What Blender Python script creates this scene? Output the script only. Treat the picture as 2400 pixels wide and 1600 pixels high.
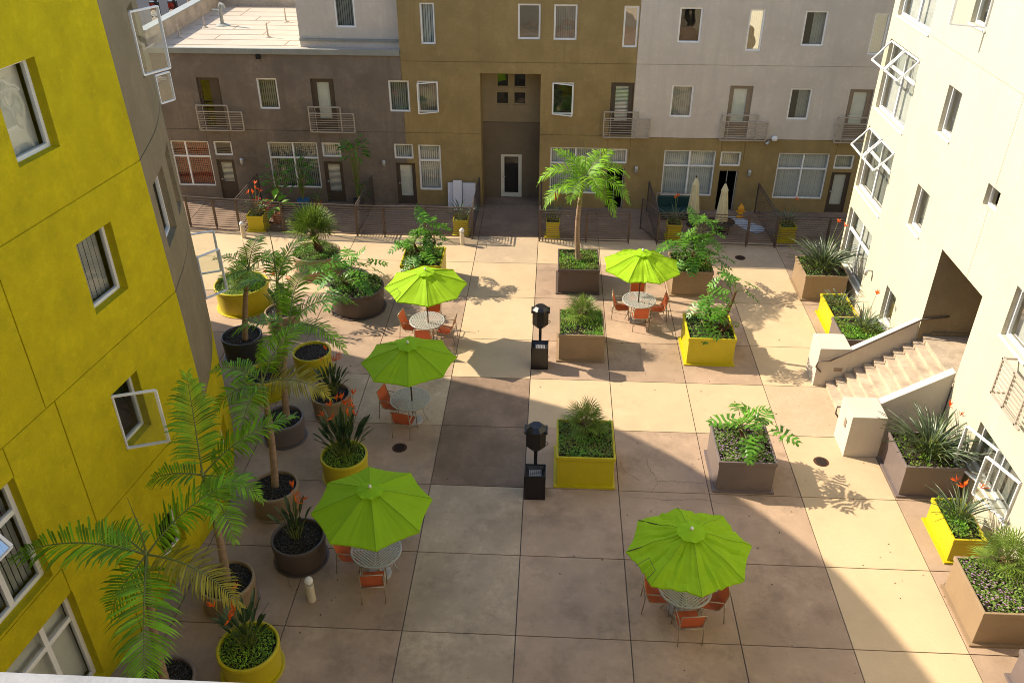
import bpy, bmesh, math, random
from mathutils import Vector, Matrix
R = math.radians
PI = math.pi
rnd = random.Random(7)

# ------------------------------------------------------------------ camera, sky, sun, exposure
sc = bpy.context.scene
for o in list(bpy.data.objects):
    bpy.data.objects.remove(o)
cam_d = bpy.data.cameras.new('camera')
cam = bpy.data.objects.new('camera', cam_d)
sc.collection.objects.link(cam)
cam.location = (0, 0, 15.25)
cam.rotation_euler = (R(90 - 32.1), 0, R(2.9))
cam_d.sensor_width = 36
cam_d.lens = 30.195
cam_d.clip_start = 0.05
cam_d.clip_end = 2000
sc.camera = cam

SUN = Vector((-1.28, 0.46, 1.0)).normalized()          # towards the sun
el = math.asin(SUN.z)
az = math.atan2(SUN.x, SUN.y)
world = bpy.data.worlds.new('World')
sc.world = world
world.use_nodes = True
wn = world.node_tree
wn.nodes.clear()
sky = wn.nodes.new('ShaderNodeTexSky')
sky.sky_type = 'NISHITA'
sky.sun_disc = False
sky.sun_elevation = el
sky.sun_rotation = az
bg = wn.nodes.new('ShaderNodeBackground')
bg.inputs[1].default_value = 0.15
wo = wn.nodes.new('ShaderNodeOutputWorld')
wn.links.new(sky.outputs[0], bg.inputs[0])
wn.links.new(bg.outputs[0], wo.inputs[0])
sd = bpy.data.lights.new('sun', 'SUN')
sd.energy = 4.5
sd.angle = R(0.53)
sd.color = (1.0, 0.88, 0.70)
so = bpy.data.objects.new('sun', sd)
sc.collection.objects.link(so)
so.rotation_euler = SUN.to_track_quat('Z', 'Y').to_euler()
sc.view_settings.view_transform = 'Standard'
sc.view_settings.look = 'None'
sc.view_settings.gamma = 1
sc.view_settings.exposure = 0.94
sc.render.engine = 'CYCLES'
sc.cycles.max_bounces = 7
sc.cycles.diffuse_bounces = 4
sc.cycles.transparent_max_bounces = 12
sc.cycles.caustics_reflective = False
sc.cycles.caustics_refractive = False
sc.cycles.filter_width = 0.95

# ------------------------------------------------------------------ materials
MATS = {}


def mat(name, col, rough=0.8, var=0.0, vscale=1.0, col2=None, bump=0.0, bscale=40, metal=0.0, spec=0.3, emit=None, detail=4, streak=0.0, speck=0.0, trans=0.0, island=0.0, coat=0.0, grain=0.0, dirt=0.0, gscale=9.0):
    """procedural principled material: base colour broken by large noise, optional streaks, specks, bump"""
    if name in MATS:
        return MATS[name]
    m = bpy.data.materials.new(name)
    m.use_nodes = True
    nt = m.node_tree
    N, L = nt.nodes, nt.links
    b = N['Principled BSDF']
    b.inputs['Roughness'].default_value = rough
    b.inputs['Metallic'].default_value = metal
    b.inputs['Specular IOR Level'].default_value = spec
    b.inputs['Coat Weight'].default_value = coat
    tc = N.new('ShaderNodeNewGeometry')
    pos = tc.outputs['Position']
    rgb = N.new('ShaderNodeRGB')
    rgb.outputs[0].default_value = (*col, 1)
    cur = rgb.outputs[0]

    def noise(scale, det=4, vec=None, rgh=0.55):
        n = N.new('ShaderNodeTexNoise')
        n.inputs['Scale'].default_value = scale
        n.inputs['Detail'].default_value = det
        n.inputs['Roughness'].default_value = rgh
        L.new(vec or pos, n.inputs['Vector'])
        return n.outputs[0]

    def ramp(v, a, c):
        r = N.new('ShaderNodeMapRange')
        r.inputs[1].default_value = a
        r.inputs[2].default_value = c
        L.new(v, r.inputs[0])
        return r.outputs[0]

    def mix(fac, a, bcol, typ='MIX', scale=1.0):
        x = N.new('ShaderNodeMix')
        x.data_type = 'RGBA'
        x.blend_type = typ
        if isinstance(fac, float):
            x.inputs[0].default_value = fac
        elif scale != 1.0:
            mm = N.new('ShaderNodeMath')
            mm.operation = 'MULTIPLY'
            L.new(fac, mm.inputs[0])
            mm.inputs[1].default_value = scale
            L.new(mm.outputs[0], x.inputs[0])
        else:
            L.new(fac, x.inputs[0])
        L.new(a, x.inputs[6])
        if isinstance(bcol, tuple):
            x.inputs[7].default_value = (*bcol, 1)
        else:
            L.new(bcol, x.inputs[7])
        return x.outputs[2]
    if var > 0:
        c2 = col2 or tuple(max(0, c * (1 - var)) for c in col)
        cur = mix(ramp(noise(vscale, detail), 0.35, 0.68), cur, c2)
        c3 = tuple(min(1, c * (1 + var * 0.5)) for c in col)
        cur = mix(ramp(noise(vscale * 3.7, 5), 0.5, 0.75), cur, c3, scale=0.6)
    if streak > 0:
        mp = N.new('ShaderNodeMapping')
        mp.inputs['Scale'].default_value = (2.6, 2.6, 0.22)
        L.new(pos, mp.inputs['Vector'])
        cur = mix(ramp(noise(1.0, 6, mp.outputs[0], 0.65), 0.5, 0.75), cur, tuple(c * (1 - streak) for c in col), scale=0.9)
    if grain > 0:
        cur = mix(ramp(noise(gscale, 8, None, 0.75), 0.4, 0.62), cur, tuple(c * (1 - grain) for c in col), scale=0.75)
    if dirt > 0:
        mp = N.new('ShaderNodeMapping')
        mp.inputs['Location'].default_value = (17.3, 5.1, 2.2)
        L.new(pos, mp.inputs['Vector'])
        cur = mix(ramp(noise(0.75, 12, mp.outputs[0], 0.72), 0.5, 0.66), cur, tuple(c * (1 - dirt) for c in col), scale=0.85)
        mp2 = N.new('ShaderNodeMapping')
        mp2.inputs['Location'].default_value = (-7.3, 31.0, 4.0)
        L.new(pos, mp2.inputs['Vector'])
        cur = mix(ramp(noise(0.5, 12, mp2.outputs[0], 0.7), 0.57, 0.72), cur, tuple(min(1, c * (1 + dirt * .6) + .02) for c in col), scale=0.6)
        cur = mix(ramp(noise(7.0, 4, mp2.outputs[0], 0.6), 0.69, 0.72), cur, tuple(c * .35 for c in col), scale=0.7)
    if speck > 0:
        cur = mix(ramp(noise(55, 3), 0.56, 0.7), cur, tuple(c * (1 - speck) for c in col), scale=0.8)
    if island > 0:
        mu = N.new('ShaderNodeMapRange')
        mu.inputs[3].default_value = 1 - island
        mu.inputs[4].default_value = 1 + island
        L.new(tc.outputs['Random Per Island'], mu.inputs[0])
        cmb = N.new('ShaderNodeCombineColor')
        for i in range(3):
            L.new(mu.outputs[0], cmb.inputs[i])
        cur = mix(1.0, cur, cmb.outputs[0], 'MULTIPLY')
    L.new(cur, b.inputs['Base Color'])
    if bump > 0:
        bp = N.new('ShaderNodeBump')
        bp.inputs['Strength'].default_value = bump
        bp.inputs['Distance'].default_value = 0.02
        L.new(noise(bscale, 3), bp.inputs['Height'])
        L.new(bp.outputs[0], b.inputs['Normal'])
    if emit:
        b.inputs['Emission Color'].default_value = (*emit, 1)
        b.inputs['Emission Strength'].default_value = 1
    if trans > 0:
        tr = N.new('ShaderNodeBsdfTranslucent')
        L.new(cur, tr.inputs[0])
        ms = N.new('ShaderNodeMixShader')
        ms.inputs[0].default_value = trans
        L.new(b.outputs[0], ms.inputs[1])
        L.new(tr.outputs[0], ms.inputs[2])
        L.new(ms.outputs[0], N['Material Output'].inputs[0])
    MATS[name] = m
    return m


def glass_mat(name, refl=0.35, tint=(0.9, 0.93, 0.91)):
    m = bpy.data.materials.new(name)
    m.use_nodes = True
    nt = m.node_tree
    N, L = nt.nodes, nt.links
    N.clear()
    o = N.new('ShaderNodeOutputMaterial')
    t = N.new('ShaderNodeBsdfTransparent')
    t.inputs[0].default_value = (*tint, 1)
    g = N.new('ShaderNodeBsdfGlossy')
    g.inputs['Roughness'].default_value = 0.02
    g.inputs[0].default_value = (0.95, 0.95, 0.92, 1)
    ms = N.new('ShaderNodeMixShader')
    lw = N.new('ShaderNodeLayerWeight')
    lw.inputs[0].default_value = 0.25
    mr = N.new('ShaderNodeMapRange')
    mr.inputs[3].default_value = refl
    mr.inputs[4].default_value = min(1, refl + 0.4)
    L.new(lw.outputs['Fresnel'], mr.inputs[0])
    L.new(mr.outputs[0], ms.inputs[0])
    L.new(t.outputs[0], ms.inputs[1])
    # old float glass is slightly wavy
    geo = N.new('ShaderNodeNewGeometry')
    nz = N.new('ShaderNodeTexNoise')
    nz.inputs['Scale'].default_value = 1.6
    nz.inputs['Detail'].default_value = 1
    L.new(geo.outputs['Position'], nz.inputs['Vector'])
    bp = N.new('ShaderNodeBump')
    bp.inputs['Strength'].default_value = 0.12
    bp.inputs['Distance'].default_value = 0.04
    L.new(nz.outputs[0], bp.inputs['Height'])
    L.new(bp.outputs[0], g.inputs['Normal'])
    L.new(g.outputs[0], ms.inputs[2])
    L.new(ms.outputs[0], o.inputs[0])
    return m


M_YEL = mat('yellow_stucco', (0.62, 0.505, 0.012), 0.9, 0.3, 1.9, col2=(0.44, 0.36, 0.012), bump=0.8, bscale=45, spec=0.1, grain=0.16, streak=0.13)
M_TAUPE = mat('taupe_stucco', (0.30, 0.24, 0.145), 0.9, 0.25, 0.8, bump=0.7, bscale=45, streak=0.25, spec=0.1, grain=0.18)
M_DARK = mat('dark_grey_stucco', (0.245, 0.195, 0.15), 0.9, 0.45, 0.55, bump=0.7, bscale=45, streak=0.4, spec=0.1, grain=0.25)
M_OLIVE = mat('olive_stucco', (0.37, 0.265, 0.112), 0.9, 0.3, 0.7, bump=0.7, bscale=45, streak=0.32, spec=0.1, grain=0.2)
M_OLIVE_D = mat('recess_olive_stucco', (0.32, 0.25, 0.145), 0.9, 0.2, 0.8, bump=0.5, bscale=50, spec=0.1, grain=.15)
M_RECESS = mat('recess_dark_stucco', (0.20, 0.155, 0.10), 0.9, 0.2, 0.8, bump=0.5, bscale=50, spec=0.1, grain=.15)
M_LGREY = mat('light_grey_stucco', (0.66, 0.58, 0.485), 0.9, 0.2, 0.7, bump=0.7, bscale=45, streak=0.22, spec=0.1, grain=0.14)
M_CREAM = mat('cream_stucco', (0.56, 0.515, 0.385), 0.9, 0.10, 0.8, bump=0.6, bscale=45, streak=0.10, spec=0.1, grain=0.07)
M_CREAM_S = mat('stair_stucco', (0.56, 0.50, 0.415), 0.9, 0.1, 1.2, bump=0.5, bscale=45, spec=0.1, grain=0.08, streak=0.1)
M_ROOF = mat('roof_membrane', (0.46, 0.40, 0.32), 0.85, 0.18, 0.6, bump=0.2, bscale=8, grain=.1)
M_FLASH = mat('metal_flashing', (0.30, 0.31, 0.28), 0.5, 0.15, 2, metal=0.2)
M_WHITE = mat('white_frame_paint', (0.86, 0.84, 0.80), 0.45, 0.06, 6)
M_OLFR = mat('olive_frame_paint', (0.30, 0.24, 0.13), 0.5, 0.1, 6)
M_BRDOOR = mat('brown_door_paint', (0.085, 0.062, 0.045), 0.45, 0.15, 3)
M_TPDOOR = mat('taupe_door_paint', (0.26, 0.20, 0.14), 0.5, 0.15, 3)
M_GLASS = glass_mat('window_glass', 0.07)
M_GLASSH = glass_mat('window_glass_shiny', 0.6)
M_BLIND = mat('vertical_blind', (0.85, 0.84, 0.78), 0.8, 0.1, 3)
M_BLINDG = mat('grey_blind', (0.42, 0.42, 0.38), 0.8, 0.2, 3)
M_CURT = mat('cream_curtain', (0.72, 0.68, 0.55), 0.85, 0.1, 3)
M_RED = mat('red_curtain', (0.42, 0.07, 0.03), 0.85, 0.3, 3)
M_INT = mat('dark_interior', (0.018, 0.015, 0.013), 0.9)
M_RAIL = mat('pale_rail_paint', (0.44, 0.38, 0.31), 0.5, 0.12, 6, metal=0.1)
M_FENCE = mat('brown_fence_paint', (0.115, 0.088, 0.075), 0.45, 0.2, 6, metal=0.3)
M_CONC = mat('panel_cream_concrete', (0.555, 0.41, 0.245), 0.85, 0.14, 0.55, bump=0.3, bscale=70, speck=0.15, island=0.06, detail=6, grain=.08, dirt=.16)
M_AGG = mat('exposed_aggregate', (0.52, 0.39, 0.25), 0.85, 0.2, 0.6, bump=0.5, bscale=60, speck=0.5, island=0.06, detail=6, grain=.2, dirt=.15)
M_PINK = mat('panel_rose_concrete', (0.45, 0.315, 0.21), 0.8, 0.3, 0.6, bump=0.3, bscale=70, speck=0.15, island=0.10, detail=8, grain=.18, dirt=.45)
M_STAIN_SHADE = mat('stained_and_shaded_concrete', (0.31, 0.21, 0.14), 0.85, 0.45, 0.8, bump=0.5, bscale=60, speck=0.4, island=0.1, detail=8, grain=.3, dirt=.4)  # real stains on the walk; on the patio floor it paints shade
M_GREY = mat('grey_concrete', (0.54, 0.41, 0.27), 0.85, 0.35, 0.6, bump=0.35, bscale=60, speck=0.25, island=0.12, detail=8, grain=.25, dirt=.5)
M_JOINT = mat('joint_dark', (0.15, 0.115, 0.08), 0.9)
M_ASPH = mat('asphalt', (0.02, 0.021, 0.028), 0.9, 0.2, 0.5)
M_PY = mat('planter_yellow', (0.52, 0.43, 0.008), 0.45, 0.15, 1.5, spec=0.45, bump=0.12, bscale=10, grain=.1, streak=.16, gscale=5)
M_PT = mat('planter_taupe', (0.29, 0.20, 0.115), 0.45, 0.15, 1.5, spec=0.45, bump=0.12, bscale=10, grain=.1, streak=.16, gscale=5)
M_PM = mat('planter_mauve', (0.165, 0.128, 0.115), 0.45, 0.15, 1.5, spec=0.45, bump=0.12, bscale=10, grain=.1, streak=.16, gscale=5)
M_PD = mat('planter_brown', (0.095, 0.070, 0.058), 0.45, 0.15, 1.5, spec=0.45, bump=0.12, bscale=10, grain=.1, streak=.16, gscale=5)
M_PB = mat('planter_black', (0.035, 0.034, 0.033), 0.45, 0.15, 1.5, spec=0.4)
M_SOIL = mat('potting_soil', (0.035, 0.025, 0.016), 0.95, 0.3, 12, bump=1, bscale=30)
M_ROCK = mat('dark_rock_mulch', (0.03, 0.03, 0.03), 0.5, 0.4, 20, spec=0.6, island=0.6)
M_UMB = mat('lime_canvas', (0.36, 0.62, 0.010), 0.8, 0.06, 1.5, trans=0.35, bump=0.15, bscale=14)
M_POLE = mat('bronze_pole', (0.09, 0.06, 0.04), 0.4, 0.1, 5, metal=0.5)
M_FIN = mat('white_plastic', (0.75, 0.72, 0.66), 0.4, 0.05, 5)
M_TABLE = mat('light_grey_table_paint', (0.38, 0.37, 0.36), 0.35, 0.1, 5, spec=0.5)
M_CHFR = mat('champagne_chair_frame', (0.40, 0.33, 0.25), 0.35, 0.1, 5, metal=0.4)
M_SLING = mat('orange_sling', (0.54, 0.125, 0.05), 0.75, 0.15, 6, trans=0.15)
M_GRILL = mat('black_steel', (0.018, 0.016, 0.016), 0.32, 0.2, 5, metal=0.3, spec=0.6)
M_BOLL = mat('beige_bollard_paint', (0.62, 0.54, 0.40), 0.5, 0.08, 5)
M_IRON = mat('rusty_cast_iron', (0.10, 0.045, 0.025), 0.7, 0.4, 20, metal=0.3)
M_LEAF = mat('palm_leaf', (0.22, 0.45, 0.016), 0.5, 0.4, 1.6, spec=0.25, trans=0.3, island=0.35)
M_LEAFY = mat('yellowing_palm_leaf', (0.36, 0.30, 0.02), 0.5, 0.35, 1.2, trans=0.28, island=0.3)
M_FAN = mat('fan_palm_leaf', (0.17, 0.26, 0.035), 0.5, 0.4, 3, spec=0.25, trans=0.2, island=0.35)
M_PHIL = mat('philodendron_leaf', (0.10, 0.26, 0.02), 0.4, 0.35, 2, spec=0.35, trans=0.22, island=0.35)
M_BOP = mat('paddle_leaf', (0.055, 0.10, 0.035), 0.35, 0.35, 2, spec=0.6, trans=0.12, island=0.35)
M_BOP2 = mat('strap_leaf', (0.10, 0.14, 0.06), 0.4, 0.4, 2, spec=0.5, trans=0.12, island=0.4)
M_FLOW = mat('orange_flower', (0.85, 0.17, 0.02), 0.6, 0.2, 20, trans=0.2)
M_REDF = mat('red_leaf', (0.50, 0.012, 0.02), 0.5, 0.3, 10, trans=0.2)
M_GC = mat('ground_cover_leaf', (0.12, 0.30, 0.02), 0.5, 0.45, 2.5, trans=0.2, island=0.5, col2=(0.13, 0.12, 0.02))
M_GCD = mat('sedum_leaf', (0.22, 0.36, 0.02), 0.6, 0.4, 2.5, trans=0.1, island=0.5)
M_GCP = mat('purple_flowering_cover', (0.14, 0.22, 0.035), 0.6, 0.5, 2.5, island=0.5, trans=0.1)
M_PURP = mat('purple_petal', (0.45, 0.25, 0.42), 0.6, 0.2, 9)
M_TRUNK = mat('palm_trunk', (0.34, 0.23, 0.15), 0.8, 0.35, 8, bump=0.6, bscale=25)
M_SHAFT = mat('palm_crownshaft', (0.20, 0.23, 0.05), 0.5, 0.2, 5)
M_STALK = mat('leaf_stalk', (0.17, 0.20, 0.05), 0.5, 0.2, 5)
M_FIBRE = mat('fibrous_trunk', (0.13, 0.07, 0.035), 0.95, 0.5, 15, bump=1, bscale=30)
M_CANV = mat('cream_canvas', (0.68, 0.60, 0.36), 0.85, 0.1, 4, trans=0.1)
M_HYD = mat('orange_yellow_paint', (0.75, 0.33, 0.02), 0.45, 0.1, 6)
M_BLUE = mat('blue_glaze', (0.05, 0.16, 0.32), 0.35, 0.1, 6)
M_TERRA = mat('terracotta', (0.38, 0.13, 0.06), 0.8, 0.2, 8)
M_RUG = mat('pale_blue_mat', (0.42, 0.46, 0.50), 0.8, 0.1, 6)
M_BOARD = mat('white_board', (0.72, 0.70, 0.72), 0.6, 0.05, 5)
M_LAMPG = mat('galvanised_lamp', (0.5, 0.5, 0.48), 0.35, 0.1, 5, metal=0.5)
M_PARA = mat('parapet_coping', (0.26, 0.26, 0.26), 0.5, 0.2, 14, bump=0.05, bscale=120)
M_STEP = mat('step_concrete', (0.52, 0.41, 0.29), 0.85, 0.35, 2.2, bump=0.3, bscale=60, speck=0.2, detail=8)
M_CAR = mat('dark_car_paint', (0.02, 0.03, 0.05), 0.3, metal=0.3, spec=0.6)
M_SIGLENS = mat('signal_lens', (0.25, 0.03, 0.02), 0.3)

# ------------------------------------------------------------------ mesh builder
COL = sc.collection


class MB:
    def __init__(s):
        s.v, s.f, s.m = [], [], []

    def add(s, vs, fs, mi=0):
        n = len(s.v)
        s.v += [tuple(v) for v in vs]
        s.f += [tuple(i + n for i in f) for f in fs]
        s.m += [mi] * len(fs)

    def box8(s, p, mi=0):            # p: 8 points, bottom 4 then top 4 in loop order
        s.add(p, [(3, 2, 1, 0), (4, 5, 6, 7), (0, 1, 5, 4), (1, 2, 6, 5), (2, 3, 7, 6), (3, 0, 4, 7)], mi)

    def box(s, x0, x1, y0, y1, z0, z1, mi=0, fn=None):
        p = [(x0, y0, z0), (x1, y0, z0), (x1, y1, z0), (x0, y1, z0), (x0, y0, z1), (x1, y0, z1), (x1, y1, z1), (x0, y1, z1)]
        if fn:
            p = [fn(*q) for q in p]
        s.box8(p, mi)

    def quad(s, a, b, c, d, mi=0):
        s.add([a, b, c, d], [(0, 1, 2, 3)], mi)

    def tube(s, pts, r, n=8, mi=0, cap=True):
        pts = [Vector(p) for p in pts]
        rs = r if isinstance(r, (list, tuple)) else [r] * len(pts)
        base = len(s.v)
        prev = None
        for i, p in enumerate(pts):
            t = (pts[min(i + 1, len(pts) - 1)] - pts[max(i - 1, 0)]).normalized()
            if prev is None:
                a = Vector((0, 0, 1)) if abs(t.z) < 0.9 else Vector((1, 0, 0))
                u = t.cross(a).normalized()
            else:
                u = (prev - t * prev.dot(t)).normalized()
            prev = u
            w = t.cross(u)
            for k in range(n):
                a = 2 * PI * k / n
                s.v.append(tuple(p + (u * math.cos(a) + w * math.sin(a)) * rs[i]))
        for i in range(len(pts) - 1):
            for k in range(n):
                a = base + i * n + k
                b = base + i * n + (k + 1) % n
                s.f.append((a, b, b + n, a + n))
                s.m.append(mi)
        if cap:
            s.f.append(tuple(base + k for k in range(n))[::-1])
            s.f.append(tuple(base + (len(pts) - 1) * n + k for k in range(n)))
            s.m += [mi, mi]

    def bar(s, a, b, w, h=None, mi=0):     # square bar between two points
        a, b = Vector(a), Vector(b)
        h = h or w
        t = (b - a).normalized()
        ref = Vector((0, 0, 1)) if abs(t.z) < 0.95 else Vector((0, 1, 0))
        u = t.cross(ref).normalized() * (w / 2)
        v = u.cross(t).normalized() * (h / 2)
        s.box8([a - u - v, a + u - v, a + u + v, a - u + v, b - u - v, b + u - v, b + u + v, b - u + v], mi)

    def lathe(s, prof, c=(0, 0, 0), n=24, mi=0):
        base = len(s.v)
        for (r, z) in prof:
            for k in range(n):
                a = 2 * PI * k / n
                s.v.append((c[0] + r * math.cos(a), c[1] + r * math.sin(a), c[2] + z))
        for i in range(len(prof) - 1):
            for k in range(n):
                a = base + i * n + k
                b = base + i * n + (k + 1) % n
                s.f.append((a, b, b + n, a + n))
                s.m.append(mi)

    def build(s, name, mats, parent=None, smooth=False, bevel=0, fix=False):
        me = bpy.data.meshes.new(name)
        me.from_pydata(s.v, [], s.f)
        if not isinstance(mats, (list, tuple)):
            mats = [mats]
        for m in mats:
            me.materials.append(m)
        if len(mats) > 1:
            me.polygons.foreach_set('material_index', s.m)
        if smooth:
            me.polygons.foreach_set('use_smooth', [True] * len(me.polygons))
        if fix:
            bm = bmesh.new()
            bm.from_mesh(me)
            bmesh.ops.recalc_face_normals(bm, faces=bm.faces)
            bm.to_mesh(me)
            bm.free()
        me.update()
        o = bpy.data.objects.new(name, me)
        COL.objects.link(o)
        if parent is not None:
            o.parent = parent
        if bevel > 0:
            md = o.modifiers.new('bevel', 'BEVEL')
            md.width = bevel
            md.segments = 2
            md.limit_method = 'ANGLE'
        return o


def tag(o, label=None, cat=None, group=None, kind=None):
    if label:
        o['label'] = label
    if cat:
        o['category'] = cat
    if group:
        o['group'] = group
    if kind:
        o['kind'] = kind
    return o


def thing(name, label, cat, loc=(0, 0, 0), rz=0.0, group=None):
    o = bpy.data.objects.new(name, None)
    o.empty_display_size = 0.2
    COL.objects.link(o)
    o.location = loc
    o.rotation_euler = (0, 0, rz)
    return tag(o, label, cat, group)


def copy_tree(o, parent=None):
    c = o.copy()
    COL.objects.link(c)
    c.parent = parent
    for ch in list(o.children):
        copy_tree(ch, c)
    return c


# ------------------------------------------------------------------ ground
GX = [-8.1, -5.6, -3.02, -0.55, 1.93, 4.28, 6.65, 9.07]
GY = [2.5, 5.0, 7.45, 9.9, 12.35, 14.68, 17.09, 19.64, 22.13, 24.39, 27.29, 30.03, 32.41]
g = MB()
xs = [-40] + [-30.0, -20.5, -15.6, -10.6] + GX + [11.6, 14, 20, 40]
ys = [-30, 0] + GY + [35.9, 60]
gap = 0.012
for i in range(len(xs) - 1):
    for j in range(len(ys) - 1):
        x0, x1, y0, y1 = xs[i], xs[i + 1], ys[j], ys[j + 1]
        xm, ym = (x0 + x1) / 2, (y0 + y1) / 2
        mi = 0
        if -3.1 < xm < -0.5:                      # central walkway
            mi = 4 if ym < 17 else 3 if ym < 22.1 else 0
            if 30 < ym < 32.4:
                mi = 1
            if ym > 32.4:
                mi = 4
        elif xm < -3.1:
            mi = 2
            if ym > 27.3:
                mi = 0
            if 19.6 < ym < 22.2 and xm > -8:
                mi = 4
        elif xm > 9.05:
            mi = 2
        elif xm > 6.65:
            mi = 1 if (19.7 < ym < 22 or ym > 30) else 0
        else:
            if ym < 19.64:
                mi = 2
            elif ym < 22.13:
                mi = 0
            elif ym < 30.0:
                mi = 2
            elif ym < 32.4:
                mi = 0
            else:
                mi = 2
        if ym > 32.45:
            mi = 3  # patio floor behind the fences: its shade is put into the darker panel colour
        n = 3 if (x1 - x0) < 4 else 1
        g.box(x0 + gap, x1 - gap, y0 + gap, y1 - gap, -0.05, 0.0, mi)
pav = g.build('courtyard_pavement', [M_CONC, M_AGG, M_PINK, M_STAIN_SHADE, M_GREY])
tag(pav, 'square cast concrete panels of the courtyard floor', None, None, 'structure')
g = MB()
g.quad((-45, -35, -0.02), (45, -35, -0.02), (45, 62, -0.02), (-45, 62, -0.02))
tag(g.build('pavement_joints', M_JOINT), kind='structure')
g = MB()
g.quad((-1500, -900, -0.15), (1500, -900, -0.15), (1500, 1800, -0.15), (-1500, 1800, -0.15))
tag(g.build('road', M_ASPH), kind='structure')


def crack(pts, w=.012):
    m = MB()
    P = []
    for a, b in zip(pts, pts[1:]):
        for k in range(7):
            t = k / 7
            P.append((a[0] + (b[0] - a[0]) * t + rnd.uniform(-.035, .035), a[1] + (b[1] - a[1]) * t + rnd.uniform(-.035, .035)))
    P.append(pts[-1])
    for i, (a, b) in enumerate(zip(P, P[1:])):
        d = Vector((b[0] - a[0], b[1] - a[1], 0)).normalized()
        n_ = Vector((-d.y, d.x, 0)) * w * .5
        w2 = rnd.uniform(.5, 1)
        m.quad(Vector((a[0], a[1], .004)) - n_ * w2, Vector((b[0], b[1], .004)) - n_ * w2, Vector((b[0], b[1], .004)) + n_ * w2, Vector((a[0], a[1], .004)) + n_ * w2)
    tag(m.build('pavement_crack', M_JOINT), kind='structure')


crack([(2.75, 18.5), (2.85, 17.9), (3.0, 17.5), (2.8, 17.1)])
crack([(3.0, 17.5), (3.5, 17.55), (4.2, 17.5)])
crack([(2.0, 18.3), (2.1, 17.9), (2.6, 17.5)])
crack([(2.0, 16.9), (3.0, 16.8), (4.2, 16.85), (5.2, 16.6)], .009)
crack([(3.05, 24.3), (2.95, 23.2), (3.1, 22.4)], .009)
crack([(9.1, 14.2), (9.35, 14.35), (9.5, 14.5)], .009)
crack([(-6.4, 14.6), (-6.0, 13.9), (-5.7, 13.3)], .01)

# ------------------------------------------------------------------ walls with openings, grooves
def wall(name, fmap, s0, s1, z0, z1, openings, mats, parent, grooves=(), smax=None, matfn=None, depth=0.14, label=None):
    """fmap(s, z, d) -> point, d outward. openings: (s0,s1,z0,z1[,depth]) left open with reveals. grooves: thin sunk joints."""
    S, Z = {s0, s1}, {z0, z1}
    for o in openings:
        S |= {o[0], o[1]}
        Z |= {o[2], o[3]}
    for o in grooves:
        S |= {max(s0, o[0]), min(s1, o[1])}
        Z |= {max(z0, o[2]), min(z1, o[3])}
    S = sorted(x for x in S if s0 <= x <= s1)
    Z = sorted(x for x in Z if z0 <= x <= z1)
    if smax:
        S2 = []
        for a, b in zip(S, S[1:]):
            n = max(1, int(math.ceil((b - a) / smax)))
            S2 += [a + (b - a) * k / n for k in range(n)]
        S = S2 + [S[-1]]
    nS, nZ = len(S) - 1, len(Z) - 1
    D = [[0.0] * nZ for _ in range(nS)]
    H = [[False] * nZ for _ in range(nS)]
    for i in range(nS):
        sm = (S[i] + S[i + 1]) / 2
        for j in range(nZ):
            zm = (Z[j] + Z[j + 1]) / 2
            for o in grooves:
                if o[0] < sm < o[1] and o[2] < zm < o[3]:
                    D[i][j] = 0.022
            for o in openings:
                if o[0] < sm < o[1] and o[2] < zm < o[3]:
                    D[i][j] = o[4] if len(o) > 4 else depth
                    H[i][j] = True
    mb = MB()
    for i in range(nS):
        for j in range(nZ):
            d = -D[i][j]
            mi = matfn((S[i] + S[i + 1]) / 2, (Z[j] + Z[j + 1]) / 2) if matfn else 0
            if not H[i][j]:
                mb.quad(fmap(S[i], Z[j], d), fmap(S[i + 1], Z[j], d), fmap(S[i + 1], Z[j + 1], d), fmap(S[i], Z[j + 1], d), mi)
            if i + 1 < nS and D[i + 1][j] != D[i][j]:
                e = -D[i + 1][j]
                mb.quad(fmap(S[i + 1], Z[j], d), fmap(S[i + 1], Z[j], e), fmap(S[i + 1], Z[j + 1], e), fmap(S[i + 1], Z[j + 1], d), mi)
            if j + 1 < nZ and D[i][j + 1] != D[i][j]:
                e = -D[i][j + 1]
                mb.quad(fmap(S[i], Z[j + 1], d), fmap(S[i + 1], Z[j + 1], d), fmap(S[i + 1], Z[j + 1], e), fmap(S[i], Z[j + 1], e), mi)
    o = mb.build(name, mats, parent)
    if label:
        o['label'] = label
    return o


def fb(mb, fmap, s0, s1, z0, z1, d0, d1, mi=0):
    mb.box8([fmap(s0, z0, d0), fmap(s1, z0, d0), fmap(s1, z0, d1), fmap(s0, z0, d1), fmap(s0, z1, d0), fmap(s1, z1, d0), fmap(s1, z1, d1), fmap(s0, z1, d1)], mi)


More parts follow.
